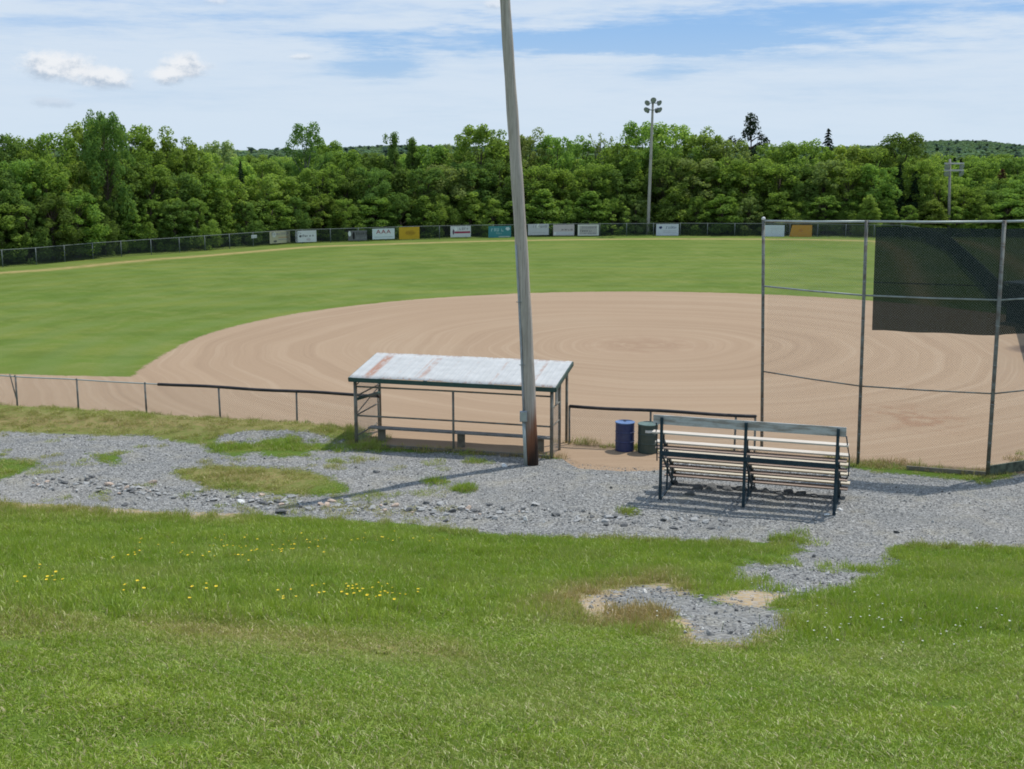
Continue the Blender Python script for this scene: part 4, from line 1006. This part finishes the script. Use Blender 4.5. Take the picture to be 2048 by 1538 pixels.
for zz_, ww in ((ztop - .32, .62), (ztop - 1.02, .68)):
    b = MB(); b.beam((lp(zz_)[0] - ww, -.16, zz_), (lp(zz_)[0] + ww, -.16, zz_), .09, .09); b.obj('crossarm', M['galv'], t)
    for s_ in (-1, 1): lamp_head(t, (lp(zz_)[0] + s_ * (ww - .05), -.38, zz_ + .05), s_ * .7, math.radians(118))
lamp_head(t, (lp(ztop)[0], -.3, ztop + .02), 0, math.radians(118))
for s_ in (-1, 1):
    lamp_head(t, (lp(ztop)[0] + s_ * .45, .42, ztop - 1.0), s_ * 2.4, math.radians(110))
Yp = fence_at(1735)[1] + 3.0
xb, _z = W(1899, 450, Yp); xt, ztop = W(1900, 318, Yp)
t = thing('floodlight_pole', 'shorter grey wooden pole with crossarms and dark lamps, in front of the trees', 'floodlight', (xb, Yp, 0))
b = MB(); b.tube([(0, 0, -.3), ((xt - xb), 0, ztop)], [.17, .12], 12); b.obj('shaft', M['barkgrey'], t, True)
for zz_ in (ztop - .45, ztop - 1.15):
    b = MB(); b.beam((-1.0, -.22, zz_), (1.0, -.22, zz_), .16, .17); b.obj('crossarm', M['plank_grey'], t)
    for s_ in (-1, 1): lamp_head(t, (s_ * .72, -.25, zz_ - .32), s_ * .4, math.radians(125))

# ------------------------------------------------------------------ trees
def leaf_cloud(r, clumps, per, size, up=.12):
    """clumps: (x,y,z,rad); returns V,Q of many small leaf faces"""
    Vs = []; n_all = 0
    for (cx, cy, cz, cr) in clumps:
        n = int(per * (cr ** 1.6)) + 8
        d = r.normal(size=(n, 3)); d[:, 2] += up; d /= np.linalg.norm(d, axis=1)[:, None]
        rad = cr * (.45 + .62 * r.random(n) ** .6); p = np.array([cx, cy, cz]) + d * rad[:, None] * np.array([1, 1, 1.08])
        nn = d * .9 + np.array([0, 0, .35]) + r.normal(scale=.62, size=(n, 3)); nn /= np.linalg.norm(nn, axis=1)[:, None]
        ax = np.cross(nn, r.normal(size=(n, 3))); ax /= np.linalg.norm(ax, axis=1)[:, None]; ay = np.cross(nn, ax)
        s = size * r.uniform(.55, 1.25, n)[:, None]
        Vs.append(np.stack([p - ax * s * .5, p + ay * s * .36 + nn * s * .08, p + ax * s * .55, p - ay * s * .36 + nn * s * .08], 1).reshape(-1, 3)); n_all += n
    V_ = np.vstack(Vs); return V_, np.arange(n_all * 4).reshape(-1, 4)
def proto_tree(seed, kind):
    """unit frame: height 10 m; returns (crown mesh builder args, trunk mesh)"""
    r = np.random.default_rng(seed); H = 10.0; clumps = []; b = MB(); limbs = []
    def shape(t_, k):
        if k == 'round': return math.sqrt(max(.02, 1 - ((t_ - .48) / .60) ** 2))
        if k == 'tall': return (1 - t_) ** .55 * min(1, .55 + t_ * 2.2)
        if k == 'shrub': return math.cos(t_ * math.pi / 2) ** .5
        return 1
    if kind in ('round', 'tall', 'shrub', 'mixed'):
        base = {'round': .16, 'tall': .08, 'shrub': .0, 'mixed': .1}[kind]; Wd = {'round': 2.7, 'tall': 1.9, 'shrub': 3.6, 'mixed': 2.3}[kind]
        sh = 'round' if kind == 'mixed' else kind
        n = {'round': 78, 'tall': 66, 'shrub': 70, 'mixed': 78}[kind]
        for k in range(n):
            t_ = (k + r.random()) / n; z = H * (base + (.93 - base) * t_); R_ = Wd * shape(t_, sh); a = k * 2.4 + r.uniform(-.5, .5); rr = R_ * (.30 + .72 * r.random() ** .6)
            z += r.normal() * .35; cr = (.38 + .75 * r.random() ** 1.6) * (1.0 - .38 * t_) * (1.15 if kind == 'shrub' else 1)
            clumps.append((rr * math.cos(a), rr * math.sin(a), z, cr))
        for k in range(14):   # sprigs that break the outline
            a = r.uniform(0, 6.28); t_ = r.uniform(.35, 1); R_ = Wd * shape(t_, sh) * r.uniform(.95, 1.18); clumps.append((R_ * math.cos(a), R_ * math.sin(a), H * (base + (.97 - base) * t_), r.uniform(.2, .38)))
        for q_ in range(1 if sh == 'tall' else 6): clumps.append((r.normal() * (.3 if sh == 'tall' else .9), r.normal() * .7, H * r.uniform(.87, .955), r.uniform(.35, .65)))
        V_, Q_ = leaf_cloud(r, clumps, 300, .235)
    elif kind == 'airy':   # a thin crown on a visible stem, flat topped
        for (x, z, w_) in ((-.3, 9.4, .9), (.6, 9.5, .8), (-1.1, 8.7, .7), (1.3, 8.8, .6), (.1, 8.5, .8), (-1.5, 7.7, .55), (.9, 7.6, .5), (-.4, 7.1, .7), (1.8, 6.9, .9), (2.6, 6.6, .8), (-.9, 6.0, 1.0), (.6, 5.6, 1.2), (1.6, 5.4, 1.2), (-.8, 4.4, 1.3), (.7, 3.6, 1.4), (-.3, 2.4, 1.4), (.8, 1.4, 1.4), (2.4, 5.2, 1.0)):
            for q_ in range(3): clumps.append((x + r.normal() * .3, r.normal() * .7, z + r.normal() * .15, w_ * r.uniform(.55, .9)))
        V_, Q_ = leaf_cloud(r, clumps, 240, .22)
    elif kind == 'bare':   # thin upright twigs with few leaves
        for k in range(70):
            a = r.uniform(0, 6.28); z = r.uniform(3, 9.9); rr = 2.0 * r.random(); clumps.append((rr * math.cos(a), rr * math.sin(a), z * (1 - .04 * rr), r.uniform(.2, .42)))
            if k % 2 == 0: limbs.append(((0, 0, z * .55), (rr * math.cos(a), rr * math.sin(a), z * (1 - .04 * rr) + .2), .05))
        V_, Q_ = leaf_cloud(r, clumps, 90, .2)
    elif kind == 'pine':
        for (x, z, w_) in ((0, 9.35, .62), (.15, 8.7, .75), (-.15, 8.1, .6), (-.95, 7.25, .42), (-1.45, 7.4, .4), (-1.2, 6.9, .4), (.95, 7.9, .35), (1.05, 7.35, .45), (.6, 7.1, .35), (.2, 6.4, .3), (1.1, 5.7, .6), (.6, 5.4, .7), (1.4, 5.2, .45), (0, 5.0, .6), (-.9, 5.3, .5), (-1.4, 4.9, .4), (.3, 4.2, 1.0), (-.5, 3.5, 1.1), (.5, 2.5, 1.2), (0, 1.5, 1.2)):
            for q_ in range(3): clumps.append((x * 1.0 + r.normal() * .16, r.normal() * .4, z + r.normal() * .14, w_ * r.uniform(.7, 1)))
            limbs.append(((0, 0, z - .5), (x, 0, z), .07))
        V_, Q_ = leaf_cloud(r, clumps, 210, .20)
    else:   # spruce
        Vs = []; n_all = 0
        for L_ in range(34):
            t_ = L_ / 33; z = .5 + 9.4 * t_; R_ = 1.9 * (1 - t_) ** .8 + .12; nb = max(7, int(22 * (1 - t_) + 7))
            for k in range(nb):
                a = r.uniform(0, 6.28); m_ = int(13 * (1 - t_)) + 5
                f = r.random(m_) ** .7; rr = R_ * f * r.uniform(.75, 1.12); zz_ = z - .28 * rr + r.normal(scale=.05, size=m_)
                aa = a + r.normal(scale=.13, size=m_)
                p = np.c_[rr * np.cos(aa), rr * np.sin(aa), zz_]; ax = np.c_[np.cos(aa), np.sin(aa), np.full(m_, -.45)] + r.normal(scale=.25, size=(m_, 3)); ax /= np.linalg.norm(ax, axis=1)[:, None]
                ay = np.cross(ax, r.normal(size=(m_, 3)) * .4 + [0, 0, 1]); ay /= np.linalg.norm(ay, axis=1)[:, None]; s = r.uniform(.30, .52, m_)[:, None]
                Vs.append(np.stack([p - ax * s * .5, p + ay * s * .22, p + ax * s * .6, p - ay * s * .22], 1).reshape(-1, 3)); n_all += m_
        V_ = np.vstack(Vs); Q_ = np.arange(n_all * 4).reshape(-1, 4)
    # trunk with limbs
    wob = [r.normal(scale=.12, size=2) * k / 5 for k in range(7)]
    ztop_ = 9.2 if kind in ('spruce', 'pine') else 7.6
    tp = [(wob[k][0], wob[k][1], -.4 + (ztop_ + .4) * k / 6) for k in range(7)]
    b.tube(tp, [.17, .14, .12, .095, .07, .05, .02], 7)
    if not limbs and kind != 'spruce':
        for c_ in clumps[::3]:
            zz_ = c_[2] * .62; limbs.append(((0, 0, zz_), (c_[0] * .85, c_[1] * .85, c_[2]), .045))
    for (a_, c_, r0) in limbs:
        mid = tuple((a_[i] + c_[i]) / 2 + (0, 0, .12)[i] for i in range(3)); b.tube([a_, mid, c_], [r0, r0 * .7, r0 * .3], 4, 0, False)
    return (V_, Q_), b
kinds = {'round': (11, 12, 13, 14), 'tall': (21, 22, 23), 'shrub': (31, 32, 33), 'mixed': (41, 42, 43), 'airy': (51,), 'bare': (61,), 'pine': (71,), 'spruce': (81, 82)}
PR = {}
for kd, seeds in kinds.items():
    for sd in seeds:
        geo, tb = proto_tree(sd, kd); PR.setdefault(kd, []).append((geo, tb))
_mc = {}
def tree_meshes(kd, i, mat):
    key = (kd, i, mat)
    if key not in _mc:
        geo, tb = PR[kd][i]; cm = np_mesh('crown', geo[0], geo[1], M[mat]); tk = ('t', kd, i)
        if tk not in _mc: _mc[tk] = tb.mesh('trunk', M['barkgrey' if kd in ('bare', 'airy') else 'bark'], True)
        _mc[key] = (cm, _mc[tk])
    return _mc[key]
words = {'round': 'round crowned leafy tree', 'tall': 'slender leafy tree', 'shrub': 'bushy young tree', 'mixed': 'broad leafy tree', 'airy': 'airy flat topped tree', 'bare': 'sparse twiggy tree', 'pine': 'dark ragged pine', 'spruce': 'narrow dark spruce'}
tones = {'leaf_mid': 'mid green', 'leaf_light': 'bright green', 'leaf_pale': 'pale green', 'leaf_dark': 'deep green', 'leaf_olive': 'olive green', 'needle': 'blackish', 'needle_red': 'rusty brown'}
marks = [(30, 'at the far left fence end'), (110, 'left of the tallest dark tree'), (205, 'by the tallest dark tree'), (320, 'just right of the tallest dark tree'), (430, 'left of the tiny white plaque'), (505, 'behind the tiny white plaque'), (558, 'behind the cream banner'), (611, 'behind the white banner with script'), (665, 'right of the script banner'), (714, 'behind the dark grey banner'), (766, 'behind the banner with red capitals'), (817, 'behind the golden yellow banner'), (868, 'right of the golden banner'), (920, 'behind the crimson striped banner'), (998, 'behind the teal banner'), (1076, 'behind the pale grey banner'), (1127, 'behind the pinkish banner'), (1176, 'behind the white bordered banner'), (1240, 'left of the pale floodlight pole'), (1300, 'at the pale floodlight pole'), (1335, 'behind the banner with a blue emblem'), (1410, 'above the long bare fence'), (1480, 'left of the first backstop post'), (1549, 'behind the blank pale banner'), (1602, 'behind the orange banner'), (1680, 'left of the second backstop post'), (1735, 'at the second backstop post'), (1800, 'above the dark screen'), (1860, 'left of the short crossarm pole'), (1905, 'at the short crossarm pole'), (1960, 'right of the short crossarm pole'), (2030, 'at the right end above the screen')]
seen_labels = {}
all_trees = []
def fenceY(px):
    return float(fence_at(min(max(px, -200), 1735))[1])
def tree(px, ty, wpx, kd, mat, row, var=None):
    dep = {0: 3.3, 1: 6.0, 2: 10.5, 3: 16}[row] + random.uniform(-.7, .7)
    Y = fenceY(px) + dep; X, Zt = W(px, ty, Y); i = random.randrange(len(PR[kd])) if var is None else var
    H_ = Zt; wm = wpx * Y / F
    nat = {'round': 6.0, 'tall': 4.2, 'shrub': 7.6, 'mixed': 5.2, 'airy': 5.0, 'bare': 4.2, 'pine': 3.6, 'spruce': 3.0}[kd]
    cm, tm = tree_meshes(kd, i, mat)
    t = thing({'pine': 'pine_tree', 'spruce': 'spruce_tree'}.get(kd, 'tree'), '', 'tree', (X, Y, 0), 0 if kd in ('airy', 'pine') else random.uniform(0, 6.28), 'trees of the wood behind the outfield fence')
    s = wm / nat * (1.32 if kd in ('round', 'mixed') else 1.1 if kd in ('tall', 'shrub') else 1.0); t.scale = (s, s, H_ / 10)
    link('crown', cm, t); link('trunk', tm, t)
    mk_ = min(marks, key=lambda q_: abs(q_[0] - px))[1]
    size = ('low ' if ty > 370 else 'tall ' if ty < 268 else '')
    where = {0: ', front row', 1: '', 2: ', back row', 3: ', rearmost'}[row]
    all_trees.append([t, px, f"{size}{tones[mat]} {words[kd]} {mk_}{where}"])
def relabel():
    from collections import defaultdict
    g = defaultdict(list)
    for e in all_trees: g[e[2]].append(e)
    for k, es in g.items():
        es.sort(key=lambda e: e[1])
        if len(es) == 1: es[0][0]['label'] = k; continue
        o_ = ['left ', 'right '] if len(es) == 2 else ['leftmost ', 'middle ', 'rightmost '] if len(es) == 3 else ['first ', 'second ', 'third ', 'fourth ', 'fifth ', 'sixth '][:len(es)]
        for e, w_ in zip(es, o_): e[0]['label'] = w_ + k
T = tree
LM, LL, LP, LD, LO, ND, NR = 'leaf_mid', 'leaf_light', 'leaf_pale', 'leaf_dark', 'leaf_olive', 'needle', 'needle_red'
# back rows: these make the skyline
for a in [(-110, 262, 120, 'round', LM, 2), (-50, 270, 110, 'mixed', LM, 2), (5, 264, 80, 'mixed', LD, 2), (55, 274, 84, 'round', LM, 2), (110, 262, 90, 'mixed', LM, 2), (160, 244, 80, 'round', LL, 2), (205, 224, 84, 'round', LD, 1, 1), (192, 232, 60, 'round', LD, 2, 2), (262, 250, 100, 'round', LM, 2), (315, 264, 100, 'round', LM, 2), (362, 284, 90, 'mixed', LM, 2), (398, 300, 80, 'round', LL, 2), (432, 282, 78, 'round', LP, 3),
          (478, 322, 70, 'mixed', LL, 2), (520, 318, 90, 'round', LM, 2), (608, 248, 92, 'airy', LD, 2), (650, 282, 80, 'round', LM, 3), (690, 300, 80, 'round', LM, 2), (740, 304, 76, 'mixed', LD, 3), (787, 268, 46, 'tall', LD, 3), (824, 278, 44, 'tall', LD, 3), (862, 290, 90, 'round', LM, 3), (905, 296, 80, 'mixed', LO, 3), (962, 250, 104, 'round', LM, 2), (1012, 272, 80, 'mixed', LM, 2), (1058, 264, 84, 'round', LO, 2), (1112, 272, 80, 'round', LM, 2), (1158, 280, 74, 'mixed', LM, 3), (1200, 264, 84, 'bare', LO, 3), (1240, 284, 70, 'mixed', LM, 2), (1287, 243, 92, 'round', LM, 2), (1345, 246, 100, 'round', LL, 2), (1408, 262, 96, 'round', LM, 2), (1455, 276, 90, 'mixed', LO, 2), (1503, 224, 82, 'pine', ND, 3), (1552, 288, 92, 'round', LM, 2), (1612, 280, 92, 'round', LM, 2), (1657, 258, 52, 'spruce', ND, 3), (1702, 290, 90, 'round', LL, 2), (1752, 292, 80, 'mixed', LM, 2), (1806, 266, 96, 'round', LD, 2), (1858, 312, 80, 'round', LL, 2), (1905, 330, 80, 'mixed', LM, 3), (1950, 318, 90, 'round', LM, 3), (2005, 338, 52, 'spruce', NR, 2), (2040, 318, 90, 'round', LD, 3), (2100, 312, 110, 'round', LM, 2), (2170, 305, 110, 'round', LM, 2)]: T(*a)
# middle rows
for a in [(-80, 330, 110, 'mixed', LD, 1), (-20, 335, 100, 'round', LD, 1), (35, 320, 90, 'round', LM, 1), (90, 318, 96, 'mixed', LM, 1), (145, 325, 90, 'round', LL, 1), (245, 320, 90, 'mixed', LD, 1), (300, 330, 96, 'round', LM, 1), (350, 345, 90, 'round', LD, 1), (405, 345, 90, 'mixed', LM, 1), (448, 350, 70, 'round', LL, 1), (480, 322, 32, 'spruce', ND, 1), (530, 348, 84, 'round', LL, 1), (578, 352, 80, 'mixed', LM, 1), (640, 332, 90, 'round', LM, 1), (690, 345, 90, 'mixed', LD, 1), (745, 336, 90, 'round', LD, 1), (800, 338, 90, 'tall', LD, 1), (850, 336, 90, 'round', LD, 1), (893, 330, 96, 'round', LO, 1), (945, 320, 90, 'mixed', LD, 1), (1000, 318, 96, 'round', LD, 1), (1072, 330, 100, 'round', LM, 1), (1130, 336, 90, 'mixed', LM, 1), (1185, 328, 90, 'round', LM, 1), (1232, 336, 84, 'mixed', LD, 1), (1262, 300, 80, 'tall', LM, 1), (1330, 308, 96, 'round', LD, 1), (1385, 318, 110, 'round', LO, 1), (1440, 322, 90, 'mixed', LM, 1), (1500, 318, 100, 'round', LM, 1), (1560, 325, 90, 'mixed', LM, 1), (1606, 332, 80, 'round', LD, 1), (1650, 320, 90, 'round', LO, 1), (1700, 330, 84, 'mixed', LM, 1), (1752, 328, 80, 'round', LM, 1), (1800, 330, 36, 'spruce', ND, 1), (1782, 346, 34, 'spruce', ND, 1), (1832, 338, 38, 'spruce', ND, 1), (1878, 352, 76, 'round', LL, 1), (1930, 372, 80, 'round', LM, 1), (1972, 380, 60, 'mixed', LD, 1), (2030, 376, 90, 'round', LM, 1), (2090, 360, 100, 'mixed', LD, 1), (1840, 318, 70, 'mixed', LM, 1)]: T(*a)
# front row: low growth above the fence
for a in [(-60, 420, 110, 'shrub', LD, 0), (-5, 405, 90, 'mixed', LM, 0), (50, 400, 84, 'shrub', LD, 0), (100, 392, 80, 'mixed', LD, 0), (150, 385, 84, 'mixed', LM, 0), (205, 400, 80, 'shrub', LD, 0), (252, 392, 70, 'tall', LM, 0), (300, 398, 80, 'shrub', LM, 0), (345, 400, 70, 'mixed', LD, 0), (392, 396, 80, 'shrub', LM, 0), (440, 398, 70, 'tall', LM, 0), (490, 402, 80, 'shrub', LD, 0), (540, 398, 74, 'mixed', LM, 0), (590, 392, 80, 'shrub', LD, 0), (640, 392, 70, 'mixed', LM, 0), (690, 396, 80, 'shrub', LM, 0), (745, 392, 74, 'mixed', LM, 0), (800, 388, 84, 'shrub', LD, 0), (846, 392, 70, 'tall', LM, 0), (880, 386, 80, 'shrub', LL, 0), (940, 384, 70, 'tall', LL, 0), (985, 396, 84, 'shrub', LL, 0), (1040, 400, 70, 'mixed', LM, 0), (1085, 380, 84, 'tall', LL, 0), (1130, 398, 80, 'shrub', LM, 0), (1178, 384, 90, 'tall', LM, 0), (1225, 396, 80, 'shrub', LL, 0), (1272, 398, 70, 'shrub', LO, 0), (1350, 366, 84, 'tall', LL, 0), (1395, 394, 80, 'shrub', LM, 0), (1445, 392, 70, 'mixed', LM, 0), (1500, 396, 80, 'shrub', LO, 0), (1560, 386, 80, 'tall', LM, 0), (1602, 400, 74, 'shrub', LL, 0), (1650, 390, 76, 'mixed', LM, 0), (1706, 400, 70, 'shrub', LM, 0), (1740, 388, 56, 'tall', LL, 0), (1775, 394, 56, 'tall', LL, 0), (1820, 410, 60, 'shrub', LM, 0), (1868, 398, 70, 'tall', LL, 0), (1915, 412, 76, 'shrub', LM, 0), (1965, 408, 76, 'shrub', LM, 0), (2015, 400, 76, 'mixed', LM, 0), (2070, 396, 90, 'shrub', LM, 0)]: T(*a)
relabel()

# deeper woods and the hills: a mass of crowns nobody could count
def woods():
    def proto(kd, i, mat, dens=1.0):
        geo = PR[kd][i][0]; m = np.arange(len(geo[1])); rr = np.random.default_rng(5); keep = rr.random(len(m)) < dens
        V_ = geo[0].reshape(-1, 4, 3)[keep]; c = V_.mean(1, keepdims=True); V_ = c + (V_ - c) * (1 / math.sqrt(dens)); V_ = V_.reshape(-1, 3)
        return bpy.data.objects.new('woodland_crown', np_mesh('woodland_crown', V_, np.arange(len(V_)).reshape(-1, 4), M[mat]))
    near = [proto('round', 0, 'leaf_mid', .6), proto('round', 1, 'leaf_light', .6), proto('mixed', 0, 'leaf_dark', .6), proto('spruce', 0, 'needle', .5)]
    p = []
    for _ in range(1500):
        px = random.uniform(-330, 2400); d = random.uniform(14, 110); Y = fenceY(px) + d + (px > 1735) * 6
        X = W(px, 300, Y)[0]; p.append((X, Y, float(zt(X, Y))))
    for _ in range(260):   # understorey right behind the front rows so no daylight shows
        px = random.uniform(-300, 2300); Y = fenceY(px) + random.uniform(8, 15); X = W(px, 300, Y)[0]; p.append((X, Y, 0))
    p = np.array(p); n = len(p); hsc = rng.uniform(.52, .80, n); hsc[-260:] = rng.uniform(.35, .6, 260); w = rng.uniform(.6, .95, n)
    idx = rng.choice(4, n, p=[.36, .26, .26, .12])
    scatter('woods', p, np.c_[np.zeros(n), np.zeros(n), rng.uniform(0, 6.28, n)], np.c_[w, w, hsc], idx, {'tone': rng.uniform(size=n)}, near, 'mixed woodland continuing behind the trees of the outfield', 'woods')
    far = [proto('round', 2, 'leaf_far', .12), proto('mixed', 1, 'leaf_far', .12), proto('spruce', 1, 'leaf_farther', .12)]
    p = []
    for _ in range(15000):
        px = random.uniform(-400, 2450); Y = 240 * (1400 / 240) ** random.random(); X = W(px, 300, Y)[0]; p.append((X, Y, float(zt(X, Y))))
    p = np.array(p); n = len(p); s = rng.uniform(.8, 1.15, n) * (1 + p[:, 1] / 1400); idx = rng.choice(3, n, p=[.50, .38, .12])
    hh_ = rng.uniform(.58, .82, n) * (1 + .12 * (idx == 2))
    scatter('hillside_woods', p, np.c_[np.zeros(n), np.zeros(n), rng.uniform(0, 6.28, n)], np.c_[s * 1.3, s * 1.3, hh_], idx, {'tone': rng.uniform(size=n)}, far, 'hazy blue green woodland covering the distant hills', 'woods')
woods()

# ------------------------------------------------------------------ camera, sun, sky
cam = bpy.data.cameras.new('camera'); co = bpy.data.objects.new('camera', cam); COL.objects.link(co)
cam.sensor_width = 36; cam.lens = F / 2048 * 36; cam.clip_start = .1; cam.clip_end = 12000
co.location = (0, 0, CH); co.rotation_euler = (math.pi / 2 - PITCH, 0, 0); SC.camera = co
AZ, EL = math.radians(49), math.radians(63)
sd = Vector((math.sin(AZ) * math.cos(EL), math.cos(AZ) * math.cos(EL), math.sin(EL)))
sl = bpy.data.lights.new('sun', 'SUN'); sl.energy = 3.7; sl.angle = math.radians(.5); sl.color = (1, .965, .90)
so = bpy.data.objects.new('sun', sl); COL.objects.link(so); so.rotation_euler = (-sd).to_track_quat('-Z', 'Y').to_euler(); so.location = (0, 0, 60)
wd = bpy.data.worlds.new('World'); SC.world = wd; wd.use_nodes = True; w = N.__new__(N); w.t = wd.node_tree; w.t.nodes.clear()
sky = w.n('ShaderNodeTexSky', sky_type='NISHITA', sun_disc=False, sun_elevation=EL, sun_rotation=AZ, altitude=50, air_density=1.0, dust_density=.6, ozone_density=1.4)
STR = .10
tc = w.n('ShaderNodeTexCoord').outputs['Generated']; sp_ = w.n('ShaderNodeSeparateXYZ'); w.set(sp_, 0, tc)
azn = w.math('ARCTAN2', sp_.outputs[0], sp_.outputs[1]); hyp = w.math('SQRT', w.math('ADD', w.math('MULTIPLY', sp_.outputs[0], sp_.outputs[0]), w.math('MULTIPLY', sp_.outputs[1], sp_.outputs[1])))
eln = w.math('ARCTAN2', sp_.outputs[2], hyp)
U = w.math('MULTIPLY', azn, 2.476); Vv_ = w.math('MULTIPLY', eln, 2.476)    # sky angles; 1 unit = 23 degrees
def cv(a, b_): return w.n('ShaderNodeCombineXYZ', {0: w.math('MULTIPLY', U, a), 1: w.math('MULTIPLY', Vv_, b_), 2: 0.0}).outputs[0]
warp = w.noise(1.0, 3, cv(2.0, 6.0)); 
def blob(u0, v0, ru, rv, amp=.0, nz=None):
    a = w.math('DIVIDE', w.math('SUBTRACT', U, u0), ru); c_ = w.math('DIVIDE', w.math('SUBTRACT', Vv_, v0), rv)
    d = w.math('SQRT', w.math('ADD', w.math('MULTIPLY', a, a), w.math('MULTIPLY', c_, c_)))
    if nz is not None: d = w.math('ADD', d, w.math('MULTIPLY', w.math('SUBTRACT', nz, .5), amp))
    return d
def pu(x): d = ray(x, 150); return math.atan2(d[0], d[1]) * 2.476
def pv(y): d = ray(1024, y); return math.atan2(d[2], d[1]) * 2.476
blue = w.mix(w.ramp(Vv_, 0, .33), C(4.9, 6.6, 8.6), C(2.3, 4.7, 8.6)); blue = w.mix(.12, blue, sky.outputs[0])
white = w.mix(w.ramp(Vv_, 0, .25), C(6.6, 7.7, 8.9), C(6.7, 7.7, 8.9))
c1 = w.noise(1.0, 6, cv(1.6, 15.0), .62); c2 = w.noise(1.0, 5, cv(4.5, 34.0), .7)
nzs = w.math('ADD', w.math('MULTIPLY', c1, .68), w.math('MULTIPLY', c2, .32))
# where the blue opens up
open_ = None
for (x, y, rx, ry, k) in ((1130, 84, 520, 26, .36), (1500, 62, 560, 46, .26), (1780, 30, 420, 40, .16), (765, 130, 105, 30, .40), (1330, 147, 70, 16, .24), (1650, 125, 420, 26, .15), (560, 20, 330, 22, .15), (250, 60, 330, 20, .10), (60, 60, 220, 70, .08), (1240, 100, 260, 14, .15)):
    d = blob(pu(x), pv(y), rx / 1000, ry / 1000, 1.5, c2); g = w.math('MULTIPLY', w.ramp(d, .1, 1.35, 1, 0), k)
    open_ = g if open_ is None else w.math('ADD', open_, g)
cf = w.math('ADD', nzs, .155); cf = w.math('SUBTRACT', cf, open_); cf = w.math('SUBTRACT', cf, w.ramp(Vv_, .3, .9, 0, .12))
skyc = w.mix(w.ramp(cf, .26, .72, 0, .95), blue, white)
lowb = w.math('MULTIPLY', w.ramp(Vv_, .10, .0), .28); skyc = w.mix(lowb, skyc, C(6.3, 7.6, 8.9))
# two heaps of cumulus low on the left
cn = w.noise(1.0, 7, cv(13, 19), .74); cn2 = w.noise(1.0, 6, cv(24, 34), .65)
for (x, y, rx, ry) in ((118, 140, 78, 30), (205, 162, 62, 24), (372, 136, 46, 27), (335, 158, 44, 20), (105, 210, 40, 11), (605, 116, 24, 6), (440, 8, 26, 9), (990, 8, 30, 11)):
    d = blob(pu(x), pv(y), rx / 1000, ry / 1000, 2.1, cn); mcl = w.ramp(d, 1.15, .35, 0, .92 if y < 200 and rx > 30 else .5)
    lit = w.ramp(w.math('ADD', w.math('DIVIDE', w.math('SUBTRACT', Vv_, pv(y)), ry / 1000), w.math('MULTIPLY', w.math('SUBTRACT', cn2, .5), 4.2)), -.9, .35)
    ccol = w.mix(lit, C(4.6, 5.5, 6.7), C(8.7, 8.9, 9.2) if y < 200 else C(6.3, 7.0, 8.0)); skyc = w.mix(mcl, skyc, ccol)
bg = w.n('ShaderNodeBackground', {'Strength': STR}); w.set(bg, 'Color', skyc)
ow = w.n('ShaderNodeOutputWorld'); w.t.links.new(bg.outputs[0], ow.inputs[0])
SC.view_settings.view_transform = 'Standard'; SC.view_settings.look = 'None'; SC.view_settings.exposure = 0; SC.view_settings.gamma = 1
SC.render.engine = 'CYCLES'; SC.cycles.max_bounces = 8; SC.cycles.diffuse_bounces = 6; SC.cycles.pixel_filter_type = 'BLACKMAN_HARRIS'; SC.cycles.filter_width = 1.8; SC.cycles.transparent_max_bounces = 12; SC.cycles.use_denoising = True
